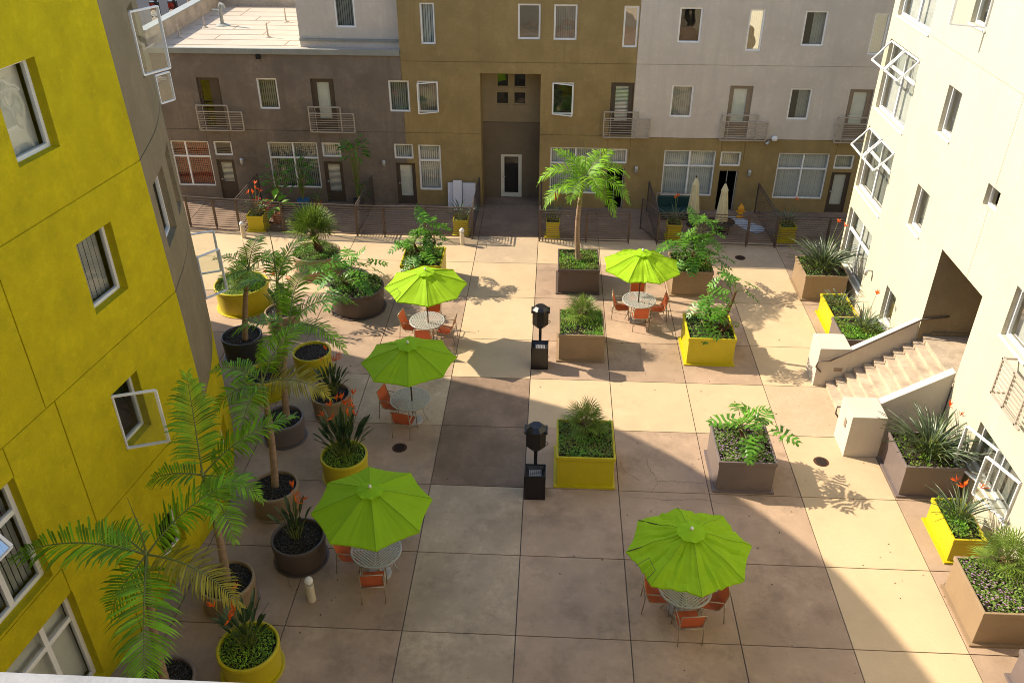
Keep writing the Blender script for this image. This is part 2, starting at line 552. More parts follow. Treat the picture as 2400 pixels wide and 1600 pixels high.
def window(parent, fmap, s0, s1, z0, z1, depth=0.14, back='blind', vbars=(), hbars=(), fw=0.07, frame=M_WHITE, glass=None, name='window', sill=False, missing=None, dback=0.16):
    """frame mesh (part) with pane and blind sub-parts"""
    f = MB()
    da, db = -depth, -depth + 0.07
    fb(f, fmap, s0, s0 + fw, z0, z1, da, db)
    fb(f, fmap, s1 - fw, s1, z0, z1, da, db)
    fb(f, fmap, s0 + fw, s1 - fw, z0, z0 + fw, da, db)
    fb(f, fmap, s0 + fw, s1 - fw, z1 - fw, z1, da, db)
    for v in vbars:
        fb(f, fmap, v - fw * .6, v + fw * .6, z0 + fw, z1 - fw, da, db - 0.003)
    for h in hbars:
        fb(f, fmap, s0 + fw, s1 - fw, h - fw * .6, h + fw * .6, da, db - 0.006)
    if sill:
        fb(f, fmap, s0 - 0.02, s1 + 0.02, z0 - 0.05, z0 - 0.002, -0.02, 0.045)
    fr = f.build(name, frame, parent)
    p = MB()
    dp = -depth + 0.03
    p.quad(fmap(s0, z0, dp), fmap(s1, z0, dp), fmap(s1, z1, dp), fmap(s0, z1, dp))
    p.build('pane', glass or M_GLASS, fr)
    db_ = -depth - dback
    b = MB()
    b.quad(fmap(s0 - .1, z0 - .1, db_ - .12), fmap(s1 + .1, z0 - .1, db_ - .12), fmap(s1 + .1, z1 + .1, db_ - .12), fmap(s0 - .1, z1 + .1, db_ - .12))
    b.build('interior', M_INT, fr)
    if back == 'dark':
        return fr
    kinds = {'blind': M_BLIND, 'gblind': M_BLINDG, 'curtain': M_CURT, 'red': M_RED, 'hblind': M_BLIND, 'half': M_BLINDG, 'slats': M_BLINDG}
    b = MB()
    if back == 'hblind':
        n = int((z1 - z0) / 0.06)
        for k in range(n):
            z = z0 + (z1 - z0) * k / n
            fb(b, fmap, s0, s1, z, z + 0.033, db_, db_ + 0.012)
    else:
        a, c = s0, s1
        if back == 'half':
            a = s0 + (s1 - s0) * 0.45
        pitch = 0.085 if back != 'slats' else 0.12
        cover_ = 0.86 if back != 'slats' else 0.62
        n = max(3, int((c - a) / pitch))
        amp = 0.03 if back != 'curtain' else 0.02
        for k in range(n):
            u0 = a + (c - a) * k / n
            u1 = a + (c - a) * (k + cover_) / n
            dd = rnd.uniform(-.006, .006)
            b.quad(fmap(u0, z0, db_ + dd), fmap(u1, z0, db_ + amp + dd), fmap(u1, z1, db_ + amp + dd), fmap(u0, z1, db_ + dd))
    b.build('curtain' if back in ('curtain', 'red') else 'blind', kinds[back], fr)
    return fr


def sash(parent, p_hb, p_ht, p_ft, p_fb, w=0.05, glass=None, name='open_sash', t=0.035):
    """an opened sash: four corner points (hinge bottom, hinge top, free top, free bottom)"""
    P = [Vector(p) for p in (p_hb, p_ht, p_ft, p_fb)]
    c = sum(P, Vector()) / 4
    f = MB()
    for k in range(4):
        a, b = P[k], P[(k + 1) % 4]
        f.bar(a, b, t, w) if False else f.bar(a + (c - a).normalized() * w * .4, b + (c - b).normalized() * w * .4, w, t)
    o = f.build(name, M_WHITE, parent)
    q = MB()
    q.quad(*P)
    q.build('pane', glass or M_GLASS, o)
    return o


def door(parent, fmap, s0, s1, z0, z1, m, depth=0.16, back='blind', glass=(0.16, 0.16, 0.35, 0.12), lab=None):
    f = MB()
    fw = 0.05
    da, db = -depth, -depth + 0.06
    fb(f, fmap, s0, s0 + fw, z0, z1, da, db + .02)
    fb(f, fmap, s1 - fw, s1, z0, z1, da, db + .02)
    fb(f, fmap, s0 + fw, s1 - fw, z1 - fw, z1, da, db + .02)
    gl, gr, gb, gt = glass
    a, b, c, d = s0 + gl, s1 - gr, z0 + gb, z1 - gt
    fb(f, fmap, s0 + fw, a, z0, z1 - fw, da, db)
    fb(f, fmap, b, s1 - fw, z0, z1 - fw, da, db)
    fb(f, fmap, a, b, z0, c, da, db - .002)
    fb(f, fmap, a, b, d, z1 - fw, da, db - .002)
    o = f.build('door', m, parent)
    if lab:
        o['label'] = lab
    p = MB()
    p.quad(fmap(a, c, da + .03), fmap(b, c, da + .03), fmap(b, d, da + .03), fmap(a, d, da + .03))
    p.build('pane', M_GLASS, o)
    q = MB()
    if back == 'hblind':
        n = int((d - c) / 0.055)
        for k in range(n):
            z = c + (d - c) * k / n
            fb(q, fmap, a - .02, b + .02, z, z + 0.034, da - .03, da - .02)
        q.build('blind', M_BLIND, o)
    elif back == 'blind':
        q.quad(fmap(a - .02, c, da - .02), fmap(b + .02, c, da - .02), fmap(b + .02, d, da - .02), fmap(a - .02, d, da - .02))
        q.build('blind', M_BLIND, o)
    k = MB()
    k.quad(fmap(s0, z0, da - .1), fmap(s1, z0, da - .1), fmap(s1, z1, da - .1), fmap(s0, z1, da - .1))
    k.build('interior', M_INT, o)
    h = MB()
    p0 = Vector(fmap(s0 + 0.10, z0 + 0.98, db))
    p1 = Vector(fmap(s0 + 0.10, z0 + 0.98, db + .05))
    h.tube([p0, p1], 0.028, 8)
    h.tube([p1, Vector(fmap(s0 + 0.2, z0 + 0.98, db + .05))], 0.014, 6)
    h.build('handle', M_LAMPG, o)
    return o


# ------------------------------------------------------------------ back apartment block
YB = 35.6


def bw(s, z, d):
    return (s, YB - d, z)


back = thing('apartment_block', 'far apartment block of dark grey, olive and pale grey stucco closing the courtyard', 'building', (0, YB, 0))
back.location = (0, 0, 0)
SEAML, SEAMR = -6.38, 3.24
U1 = (3.28, 3.305)
U2 = (6.27, 6.295)
dark_open = [(-15.07, -14.1, 3.32, 5.5), (-12.52, -11.65, 4.2, 5.51), (-10.24, -9.25, 3.32, 5.52), (-16.78, -15.07, 0.68, 2.75), (-14.86, -14.05, 2.11, 2.76),
             (-14.86, -14.06, 0.03, 1.93), (-12.46, -10.27, 0.68, 2.77), (-10.08, -9.25, 2.13, 2.78), (-10.08, -9.25, 0.02, 1.93)]
W3 = (-6.96, -6.09, 4.17, 5.49)
TR3 = (-6.92, -6.08, 2.11, 2.78)
DG3 = (-6.89, -6.04, 0.0, 1.93)
olive_open = [W3, TR3, DG3, (-5.87, -4.89, 0.69, 2.76), (-5.48, -4.89, 6.95, 8.55), (-1.57, -0.67, 7.19, 8.55), (-0.14, 0.78, 7.18, 8.54), (2.61, 3.2, 6.92, 8.51),
              (-5.75, -4.88, 4.17, 5.49), (-0.14, 0.76, 4.16, 5.51), (-3.13, -0.62, -0.05, 5.83, 1.0), (2.28, 3.22, 3.32, 5.53), (-0.15, 2.02, 0.66, 2.75),
              (2.28, 3.14, 2.06, 2.73), (2.28, 3.12, 0.0, 1.91)]
grey_open = [(4.78, 5.68, 7.13, 8.48), (7.49, 8.1, 6.84, 8.44), (9.64, 10.53, 7.06, 8.4), (12.31, 12.91, 6.75, 8.34), (4.76, 5.66, 4.13, 5.46), (7.12, 8.06, 3.32, 5.47),
             (9.58, 10.46, 4.1, 5.4), (11.96, 12.9, 3.32, 5.39), (4.71, 6.9, 0.66, 2.71), (7.1, 7.97, 2.04, 2.69), (7.1, 7.97, 0.0, 1.88), (9.54, 11.68, 0.62, 2.67),
             (11.9, 12.72, 2.0, 2.63), (11.9, 12.72, 0.0, 1.85)]
allopen = dark_open + olive_open + grey_open
gro = [(-17.2, -3.13, *U1), (-0.62, 3.24, *U1), (SEAML, 14.6, *U2), (3.24, 14.6, 3.23, 3.255), (-15.09, -15.07, 2.76, 3.3), (-14.07, -14.05, 2.76, 3.3), (-10.1, -10.08, 2.78, 3.3), (-9.25, -9.23, 2.78, 3.3),
       (2.26, 2.28, 2.73, 3.3), (3.22, 3.24, 1.9, 3.3), (7.08, 7.1, 2.69, 3.23), (8.06, 8.08, 1.9, 3.23), (11.88, 11.9, 2.63, 3.23), (SEAML - .012, SEAML + .012, 0, 6.7), (SEAMR - .012, SEAMR + .012, 3.3, 13)]


def bmat(s, z):
    if s < SEAML:
        return 0
    if s > SEAMR and z > 3.255:
        return 2
    return 1


# two wall meshes: low dark wing and the tall olive/grey part
def clip(L, a, b):
    return [o for o in L if o[1] > a and o[0] < b]


wall('wall', bw, -17.2, -7.2, 0, 6.62, clip(dark_open, -20, -7.2), [M_DARK, M_OLIVE, M_LGREY], back, [x for x in gro if x[0] < -7.2 and x[2] < 6], matfn=bmat, label='dark grey stained stucco wall of the low wing')
wall('wall', bw, -7.2, SEAML, 0, 6.62, [W3[:1] + (SEAML,) + W3[2:], TR3[:1] + (SEAML,) + TR3[2:], DG3[:1] + (SEAML,) + DG3[2:]], [M_DARK], back, [(-7.2, SEAML, *U1)])
wall('wall', bw, SEAML, 3.24, 0, 13.2, [(SEAML,) + W3[1:], (SEAML,) + TR3[1:], (SEAML,) + DG3[1:]] + olive_open[3:], [M_OLIVE], back, [x for x in gro if x[2] < 12], label='olive brown stucco wall over the entry recess')
wall('wall', bw, 3.24, 14.6, 0, 13.2, grey_open, [M_DARK, M_OLIVE, M_LGREY], back, gro, matfn=bmat, label='pale grey stucco wall above an olive ground floor')

# recess behind entry


def rw(s, z, d):
    return (s, 36.6 - d, z)


rec_open = [(-2.52, -1.98, 4.99, 5.6), (-1.80, -1.24, 4.99, 5.6), (-2.55, -1.98, 4.25, 4.82), (-1.80, -1.24, 4.25, 4.82), (-2.35, -1.42, 0.0, 2.04)]
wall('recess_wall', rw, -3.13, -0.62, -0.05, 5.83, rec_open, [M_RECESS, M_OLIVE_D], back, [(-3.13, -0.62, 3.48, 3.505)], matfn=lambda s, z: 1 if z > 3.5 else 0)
for o in rec_open[:4]:
    window(back, rw, *o, depth=0.1, back='dark', frame=M_OLFR, fw=0.05, name='window')
door(back, rw, -2.35, -1.42, 0.02, 2.04, M_CURT, depth=0.1, back='dark', glass=(0.15, 0.15, 0.2, 0.12), lab='cream framed glass entry door')

# windows
ww = lambda o, **k: window(back, bw, *o[:4], depth=0.12, **k)
ww((-12.52, -11.65, 4.2, 5.51), back='gblind')
ww(W3, back='gblind')
ww((-5.48, -4.89, 6.95, 8.55), back='blind')
ww((-1.57, -0.67, 7.19, 8.55), back='dark', glass=M_GLASSH)
ww((-0.14, 0.78, 7.18, 8.54), back='curtain', glass=M_GLASSH)
ww((2.61, 3.2, 6.92, 8.51), back='dark', glass=M_GLASSH)
ww((4.78, 5.68, 7.13, 8.48), back='dark', glass=M_GLASS)
ww((7.49, 8.1, 6.84, 8.44), back='curtain', glass=M_GLASSH)
ww((9.64, 10.53, 7.06, 8.4), back='half', glass=M_GLASS)
ww((12.31, 12.91, 6.75, 8.34), back='curtain', glass=M_GLASSH)
ww((4.76, 5.66, 4.13, 5.46), back='gblind')
ww((9.58, 10.46, 4.1, 5.4), back='half')
b1 = ww((-5.75, -4.88, 4.17, 5.49), back='gblind', glass=M_GLASS)
sash(b1, (-4.90, YB - .02, 4.19), (-4.90, YB - .02, 5.47), (-5.70, YB - .33, 5.47), (-5.70, YB - .33, 4.19))
b2 = ww((-0.14, 0.76, 4.16, 5.51), back='dark', glass=M_GLASS)
sash(b2, (-0.12, YB - .02, 4.18), (-0.12, YB - .02, 5.49), (0.71, YB - .3, 5.49), (0.71, YB - .3, 4.18))
for o, bk in (((-16.78, -15.07, 0.68, 2.75), 'red'), ((-12.46, -10.27, 0.68, 2.77), 'gblind'), ((-0.15, 2.02, 0.66, 2.75), 'blind'), ((4.71, 6.9, 0.66, 2.71), 'blind'), ((9.54, 11.68, 0.62, 2.67), 'blind')):
    vm = o[0] + (o[1] - o[0]) * (0.5 if bk != 'red' else 0.38)
    ww(o, back=bk, vbars=(vm,), hbars=(o[2] + (o[3] - o[2]) * 0.66,), fw=0.055)
ww((-5.87, -4.89, 0.69, 2.76), back='blind', hbars=(2.05,))
for o, bk in (((-14.86, -14.05, 2.11, 2.76), 'dark'), ((-10.08, -9.25, 2.13, 2.78), 'blind'), (TR3, 'blind'), ((2.28, 3.14, 2.06, 2.73), 'blind'), ((7.1, 7.97, 2.04, 2.69), 'curtain'), ((11.9, 12.72, 2.0, 2.63), 'curtain')):
    ww(o, back=bk)
dd = lambda o, m, **k: door(back, bw, *o[:4], m, depth=0.13, **k)
dd((-14.86, -14.06, 0.03, 1.93), M_BRDOOR, back='hblind', glass=(.15, .15, .85, .14), lab='brown door with a half height glass light')
dd((-10.08, -9.25, 0.02, 1.93), M_BRDOOR, back='hblind', glass=(.15, .15, .5, .14))
dd(DG3, M_BRDOOR, back='blind')
dd((11.9, 12.72, 0.0, 1.85), M_BRDOOR, back='blind')
dd((-10.24, -9.25, 3.32, 5.52), M_BRDOOR, back='blind', glass=(.24, .22, .5, .16))
dd((2.28, 3.22, 3.32, 5.53), M_BRDOOR, back='hblind', glass=(.2, .2, .6, .16))
dd((7.12, 8.06, 3.32, 5.47), M_TPDOOR, back='blind', glass=(.18, .2, .6, .14))
dd((11.96, 12.9, 3.32, 5.39), M_TPDOOR, back='blind', glass=(.18, .2, .6, .14))
dd((-15.07, -14.1, 3.32, 5.5), M_BRDOOR, back='none', glass=(.14, .45, .12, .12), lab='brown balcony door standing half open')
for o, lab in (((2.28, 3.12, 0.0, 1.91), 'open doorway behind the tall palm'), ((7.1, 7.97, 0.0, 1.88), 'open doorway behind the folded cream parasols')):
    f = MB()
    fb(f, bw, o[0], o[0] + .05, 0, o[3], -.16, -.02)
    fb(f, bw, o[1] - .05, o[1], 0, o[3], -.16, -.02)
    fb(f, bw, o[0] + .05, o[1] - .05, o[3] - .05, o[3], -.16, -.02)
    fr = f.build('doorway', M_OLFR, back)
    fr['label'] = lab
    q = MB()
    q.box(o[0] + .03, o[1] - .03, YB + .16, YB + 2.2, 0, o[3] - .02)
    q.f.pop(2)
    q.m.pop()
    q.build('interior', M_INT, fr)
    q = MB()
    q.bar((o[1] - .09, YB + .05, .02), (o[1] - .09, YB + .05, o[3] - .07), .035)
    q.bar((o[0] + (o[1] - o[0]) * .45, YB + .08, .02), (o[0] + (o[1] - o[0]) * .45, YB + .08, o[3] - .07), .03)
    q.build('screen_door', M_LAMPG, fr)


def jrail(x0, x1, z0, z1, split):
    m = MB()
    y = YB - 0.16
    ztop2 = z1 - 0.27
    for xx, zt in ((x0, z1), (split, z1), (x1, ztop2)):
        m.bar((xx, y, z0), (xx, y, zt), .045)
    m.bar((x0 - .02, y, z1), (split + .02, y, z1), .045)
    m.bar((x0, y - .003, ztop2), (x1 + .02, y - .003, ztop2), .04)
    m.bar((x0, y, z0), (x1 + .02, y, z0), .045)
    m.bar((x0 + .28, y + .01, z0), (x0 + .28, y + .01, z1), .022)
    for k in range(1, 8):
        z = z0 + (ztop2 - z0) * k / 8
        m.bar((x0, y + .002, z), (x1, y + .002, z), .018)
    for xx in (x0 + .05, x1 - .05):
        m.bar((xx, y, z0 + .05), (xx, YB + .01, z0 + .05), .04)
        m.bar((xx, y, ztop2 - .05), (xx, YB + .01, ztop2 - .05), .04)
    m.build('balcony_railing', M_RAIL, back)


jrail(-15.23, -13.3, 3.3, 4.38, -13.88)
jrail(-10.41, -8.5, 3.3, 4.38, -9.05)
jrail(2.05, 3.98, 3.28, 4.36, 3.45)
jrail(6.93, 8.85, 3.24, 4.3, 8.4)
jrail(11.65, 13.6, 3.22, 4.28, 13.1)

# roofs and volumes
m = MB()
m.box(-17.2, -6.4, 35.63, 44.5, 6.35, 6.66)
m.build('roof', M_ROOF, back)['label'] = 'flat sunlit membrane roof of the low wing'
m = MB()
for k in range(9):          # lapped roofing seams
    y = 36.3 + k * 0.95
    m.box(-16.5, -10.75, y, y + .05, 6.66, 6.672)
for k in range(8):
    x = -15.9 + rnd.random() * 4.6
    y = 36.35 + k * 0.95
    m.box(x, x + .05, y, y + .9, 6.66, 6.673)
m.build('roof_seams', mat('roof_seam', (0.42, 0.34, 0.25), 0.9), back)
m = MB()
m.box(-17.2, -6.39, 35.52, 35.64, 6.5, 6.72)
m.build('roof_flashing', M_FLASH, back)
m = MB()
m.box(-17.2, -16.85, 35.7, 44.6, 6.3, 7.3)
m.box(-16.85, -10.6, 44.3, 44.65, 6.3, 7.3)
pp = m.build('roof_parapet', mat('weathered_parapet', (0.40, 0.35, 0.28), 0.9, 0.3, 2, bump=.4, bscale=20), back)
m = MB()
m.box(-17.24, -16.80, 35.68, 44.7, 7.3, 7.36)
m.box(-16.80, -10.6, 44.26, 44.7, 7.3, 7.36)
m.build('coping', M_FLASH, pp)
# mauve storey set back on the low roof


def mw(s, z, d):
    return (s, 36.15 - d, z)


wall('wall', mw, -10.6, SEAML, 6.66, 13.2, [(-9.03, -8.2, 7.45, 8.8), (-7.6, -6.8, 9.8, 11.2)], [M_LGREY], back, [], label='pale mauve grey wall set back above the low roof')
window(back, mw, -9.03, -8.2, 7.45, 8.8, depth=0.1, back='gblind')
window(back, mw, -7.6, -6.8, 9.8, 11.2, depth=0.1, back='gblind')
m = MB()
m.box(-10.6, SEAML, 36.08, 36.14, 6.92, 7.02)
m.build('roof_flashing', M_FLASH, back)
m = MB()
m.quad((-10.6, 36.15, 6.66), (-10.6, 48, 6.66), (-10.6, 48, 13.2), (-10.6, 36.15, 13.2))
m.quad((SEAML, YB, 6.6), (SEAML, 36.15, 6.6), (SEAML, 36.15, 13.2), (SEAML, YB, 13.2))
m.quad((-10.6, 36.15, 13.2), (SEAML, 36.15, 13.2), (SEAML, 48, 13.2), (-10.6, 48, 13.2))
m.quad((SEAML, YB, 13.2), (14.6, YB, 13.2), (14.6, 48, 13.2), (SEAML, 48, 13.2))
m.quad((14.6, YB, 0), (14.6, 48, 0), (14.6, 48, 13.2), (14.6, YB, 13.2))
m.quad((-17.2, YB, 0), (-17.2, 48, 0), (-17.2, 48, 6.4), (-17.2, YB, 6.4))
m.quad((-17.2, 48, 0), (14.6, 48, 0), (14.6, 48, 13.2), (-10.6, 48, 13.2))
m.build('side_walls', M_LGREY, back)
# roof pipes
for (x, y, h) in ((-16.27, 37.6, .5), (-15.84, 39.49, .45), (-12.45, 37.79, .6), (-12.51, 40.84, .6)):
    m = MB()
    m.lathe([(0.14, 0), (0.04, .06), (0.025, h), (0.001, h)], (x, y, 6.67), 10)
    m.build('vent_pipe', M_ROOF, back)
m = MB()
m.tube([(-15.2, 40.0, 6.66), (-15.2, 40.0, 7.45), (-15.12, 39.95, 7.6), (-15.0, 39.9, 7.55), (-14.97, 39.88, 7.4)], .08, 10)
m.tube([(-15.2, 40.05, 7.3), (-15.6, 40.1, 7.3)], .05, 8)
m.lathe([(0.35, 0), (0.12, .08)], (-15.2, 40, 6.67), 10)
m.build('roof_vent', M_FLASH, back)

# wall lamps, camera and scupper on the back block: each a fixture of the building
for i, (x, z) in enumerate(((-13.67, 1.93), (-7.38, 1.95), (3.56, 1.87), (8.39, 1.8))):
    m = MB()
    m.tube([(0, .1, .05), (0, -.04, .05)], .05, 10)
    m.lathe([(0.001, .14), (.06, .13), (.075, .06), (.07, -.04), (.06, -.12), (.035, -.17), (.001, -.18)], (0, -.1, 0), 12)
    lw = m.build('wall_lamp', M_LAMPG, None, smooth=True)
    lw.location = (x, YB - .03, z)
    tag(lw, ['galvanised jar lamp on the dark grey wall right of the half glazed brown door', 'galvanised jar lamp on the dark wall left of the fully glazed brown door',
             'galvanised jar lamp on the olive wall right of the doorway behind the tall palm', 'galvanised jar lamp on the olive wall right of the doorway behind the folded parasols'][i], 'lamp', 'jar lamps on the far facade')
m = MB()
m.lathe([(0.001, .13), (.11, .1), (.13, 0), (.11, -.08), (.001, -.1)], (0, -.12, 0), 14)
m.tube([(0, .03, 0), (0, -.1, 0)], .04, 8)
o = m.build('flood_lamp', M_FIN, None, smooth=True)
o.location = (9.2, YB - .03, 3.33)
tag(o, 'round white globe fixture at the line between pale grey and olive walls', 'lamp')
m = MB()
m.tube([(0, .03, 0), (0, -.12, -.03)], .05, 10)
m.tube([(0, -.1, -.03), (-.12, -.2, -.08)], .055, 10)
o = m.build('security_camera', M_LAMPG, None, smooth=True)
o.location = (8.98, YB - .03, 3.2)
tag(o, 'small bullet security camera beside the white globe fixture on the far wall', 'camera')
m = MB()
m.box(-.09, .09, -.12, .03, -.08, .08)
o = m.build('scupper', M_INT, None)
o.location = (-12.25, YB - .003, 6.39)
tag(o, 'small dark roof drain spout high on the dark grey wall', 'drain spout')

# ------------------------------------------------------------------ yellow building, left
yb = thing('yellow_building', 'tall chartreuse yellow stucco building on the left with a curved taupe end', 'building')
YN = Vector((1, -0.15, 0)).normalized()


def yx(y):
    return -8.08 + .15 * (y - 16)


def yw(s, z, d):
    k = min(1, max(0, (s - 14.7) / 1.3))
    s = s - .35 * max(0, z - 4.5) / 7.8 * k      # the corner is slightly out of plumb
    return (yx(s) + YN.x * d, s + YN.y * d, z)


HR = 12.9
yo = [(12.75, 13.77, 10.28, 11.78), (13.46, 14.5, 7.14, 8.57), (13.2, 14.09, 4.08, 5.46), (7.6, 10.55, 3.35, 5.68), (7.8, 10.8, 0.25, 2.66), (13.35, 14.2, 0.62, 1.8),
      (6.9, 7.3, 7.1, 8.5), (9.9, 10.8, 10.3, 11.7)]
yo = yo[:6]
yg = [(-6, 16, 3.27, 3.3), (-6, 16, 6.28, 6.31), (-6, 16, 9.29, 9.32), (11.63, 11.66, 6.31, 9.29), (11.86, 11.89, 3.3, 6.28), (12.05, 12.08, 0, 3.27), (10.55, 10.57, 5.68, 6.28), (10.75, 10.78, 2.66, 3.27)]
wall('wall', yw, -6, 16, -0.02, HR, yo, [M_YEL], yb, yg, depth=0.26, label='flat chartreuse yellow stucco face with scored joints')
yww = lambda o, **k: window(yb, yw, *o[:4], depth=0.25, sill=False, **k)
yww(yo[0], back='curtain', glass=M_GLASS, fw=.07)
yww(yo[1], back='slats', glass=M_GLASS, fw=.07)
w = yww(yo[2], back='dark', fw=.07)
sash(w, yw(13.22, 4.12, -.02), yw(13.22, 5.44, -.02), yw(13.60, 5.44, .72), yw(13.60, 4.12, .72), w=.06)
w = yww(yo[3], back='slats', vbars=(8.6, 9.75), hbars=(4.95,), fw=.09)
sash(w, yw(8.65, 5.6, -.02), yw(9.7, 5.6, -.02), yw(9.7, 5.02, .42), yw(8.65, 5.02, .42), w=.06, glass=M_GLASSH)
yww(yo[4], back='blind', vbars=(9.0, 10.05), hbars=(1.95,), fw=.09)
yww(yo[5], back='dark', fw=.06)
# curved end
CP = [(-8.08, 16.0), (-8.38, 17.3), (-8.72, 18.4), (-9.15, 19.5), (-9.75, 20.7), (-10.7, 22.0), (-11.7, 23.2), (-13.0, 24.5), (-14.4, 25.6), (-16.0, 26.6), (-18.5, 27.3), (-24, 27.8)]


def catmull(P, n=10):
    out = []
    Q = [Vector((*p, 0)) for p in P]
    Q = [Q[0] * 2 - Q[1]] + Q + [Q[-1] * 2 - Q[-2]]
    for i in range(1, len(Q) - 2):
        for k in range(n):
            t = k / n
            a, b, c, d = Q[i - 1], Q[i], Q[i + 1], Q[i + 2]
            out.append(.5 * ((2 * b) + (c - a) * t + (2 * a - 5 * b + 4 * c - d) * t * t + (3 * b - a - 3 * c + d) * t ** 3))
    out.append(Q[-2])
    return out


CC = catmull(CP)
CL = [0.0]
for a, b in zip(CC, CC[1:]):
    CL.append(CL[-1] + (b - a).length)


def cpt(s):
    s = min(max(s, 0), CL[-1] - 1e-4)
    for i in range(len(CL) - 1):
        if CL[i + 1] >= s:
            t = (s - CL[i]) / (CL[i + 1] - CL[i])
            d = (CC[i + 1] - CC[i]).normalized()
            return CC[i].lerp(CC[i + 1], t), Vector((d.y, -d.x, 0))
    return CC[-1], Vector((0, 1, 0))


def cw(s, z, d):
    p, n = cpt(s)
    q = p + n * d
    kk = max(0, z - 4.5) / 7.8
    q = q + Vector((-.0525, -.35, 0)) * kk * max(0, 1 - s / 1.5) + Vector((-.14, 0, 0)) * kk * min(1, s / 1.5) * max(0, 1 - max(0, s - 3) / 8)
    return (q.x, q.y, z)


co = [(0.38, 1.42, 7.15, 8.6), (2.12, 3.0, 7.1, 8.6), (1.75, 2.6, 10.35, 11.75), (0.95, 1.75, 0.55, 1.7), (4.4, 5.3, 3.6, 5.5), (6.0, 6.9, 3.6, 5.5), (4.4, 5.2, 9.0, 10.2)]
wall('wall', cw, 0, CL[-1], -0.02, HR, co, [M_YEL, M_TAUPE], yb, [(0, CL[-1], 3.27, 3.3), (0, CL[-1], 9.29, 9.32), (0, CL[-1], 6.28, 6.31)], smax=.45, matfn=lambda s, z: 1 if z > 3.29 else 0, depth=.22, label='curved taupe stucco end over a yellow base')
for i, o in enumerate(co):
    w = window(yb, cw, *o, depth=.21, back='dark' if i != 0 else 'gblind', fw=.06)
    if i == 2:
        h = Vector(cw(1.78, 11, 0))
        sash(w, (h.x, h.y, 10.4), (h.x, h.y, 11.7), (h.x + .34, h.y + .62, 11.7), (h.x + .34, h.y + .62, 10.4), w=.06)
    if i == 4:
        h = Vector(cw(4.45, 0, 0))
        sash(w, (h.x, h.y, 3.65), (h.x, h.y, 4.95), (h.x + .42, h.y + .55, 4.95), (h.x + .42, h.y + .55, 3.65), w=.06)
    if i == 6:
        h = Vector(cw(4.45, 9, 0))
        sash(w, (h.x, h.y, 9.05), (h.x, h.y, 9.75), (h.x + .2, h.y + .4, 9.75), (h.x + .2, h.y + .4, 9.05), w=.05)
    if i == 5:
        h = Vector(cw(6.05, 0, 0))
        sash(w, (h.x, h.y, 3.65), (h.x, h.y, 4.95), (h.x + .75, h.y + .35, 4.95), (h.x + .75, h.y + .35, 3.65), w=.06)
m = MB()
top = [(p.x, p.y, HR) for p in CC] + [(-24, -6, HR), (yx(-6), -6, HR)]
m.add(top, [tuple(range(len(top)))])
m.quad((yx(-6), -6, 0), (-24, -6, 0), (-24, -6, HR), (yx(-6), -6, HR))
m.quad((-24, -6, 0), (-24, 27.8, 0), (-24, 27.8, HR), (-24, -6, HR))
m.build('roof', M_ROOF, yb)

# ------------------------------------------------------------------ cream building, right
cb = thing('cream_building', 'tall cream stucco building in full sun along the right side', 'building')
XR = 10.85


def cr(s, z, d):
    return (XR - d, s, z)


ro = [(26.75, 29.5, 6.5, 8.75), (26.95, 29.7, 3.6, 5.8), (27.1, 29.7, 0.6, 2.8), (26.6, 29.4, 9.5, 11.6), (23.5, 24.42, 7.35, 8.66), (23.75, 24.72, 4.36, 5.65), (24.12, 25.02, 0.85, 2.07),
      (20.12, 20.82, 6.66, 7.22), (19.45, 22.15, -0.02, 4.74, 0.0), (16.9, 18.18, 4.42, 5.74), (15.4, 17.72, 0.85, 2.14), (23.2, 24.2, 10.35, 11.6), (15.0, 17.0, 2.9, 3.4)]
ro = ro[:12]
wall('wall', cr, -6, 29.85, -0.02, 14.6, ro, [M_CREAM], cb, [(-6, 26.6, 9.49, 9.505), (20.45, 20.465, 4.74, 6.66), (20.45, 20.465, 7.22, 9.49)], depth=.2, label='cream stucco face in full sun')
m = MB()
m.quad((XR, 29.85, -.02), (XR + 12, 29.85, -.02), (XR + 12, 29.85, 14.6), (XR, 29.85, 14.6))
m.quad((XR, -6, 14.6), (XR + 12, -6, 14.6), (XR + 12, 29.85, 14.6), (XR, 29.85, 14.6))
m.quad((XR, -6, 0), (XR + 12, -6, 0), (XR + 12, -6, 14.6), (XR, -6, 14.6))
m.quad((XR + 12, -6, 0), (XR + 12, 29.85, 0), (XR + 12, 29.85, 14.6), (XR + 12, -6, 14.6))
m.build('side_walls', M_CREAM, cb)
rww = lambda o, **k: window(cb, cr, *o[:4], depth=.19, **k)
for i in (0, 1, 2, 3):
    o = ro[i]
    hb = o[2] + (o[3] - o[2]) * 0.63
    ym = (o[0] + o[1]) / 2
    w = rww(o, back='blind' if i != 1 else 'gblind', vbars=(ym,), hbars=(hb,), fw=.08, sill=True)
    if i in (0, 1):
        for a, b in ((o[0] + .08, ym - .04), (ym + .04, o[1] - .08)):
            sash(w, cr(a, o[3] - .06, -.03), cr(b, o[3] - .06, -.03), cr(b, hb + .16, .5), cr(a, hb + .16, .5), w=.06)
for i in (4, 5, 6, 9):
    rww(ro[i], back='gblind' if i != 9 else 'blind', fw=.07, sill=True)
rww(ro[7], back='dark', fw=.05)
w = rww(ro[10], back='gblind', vbars=(16.55,), fw=.08, sill=True)
for a, b in ((16.6, 17.68), (15.45, 16.5)):
    sash(w, cr(a, .9, 0), cr(a, 2.1, 0), cr(a + (b - a) * .92, 2.1, .38), cr(a + (b - a) * .92, .9, .38), w=.07, glass=M_GLASS)
w = rww(ro[11], back='gblind', fw=.07, sill=True)
sash(w, cr(23.24, 10.4, 0), cr(23.24, 11.55, 0), cr(23.55, 11.55, .8), cr(23.55, 10.4, .8), w=.07)
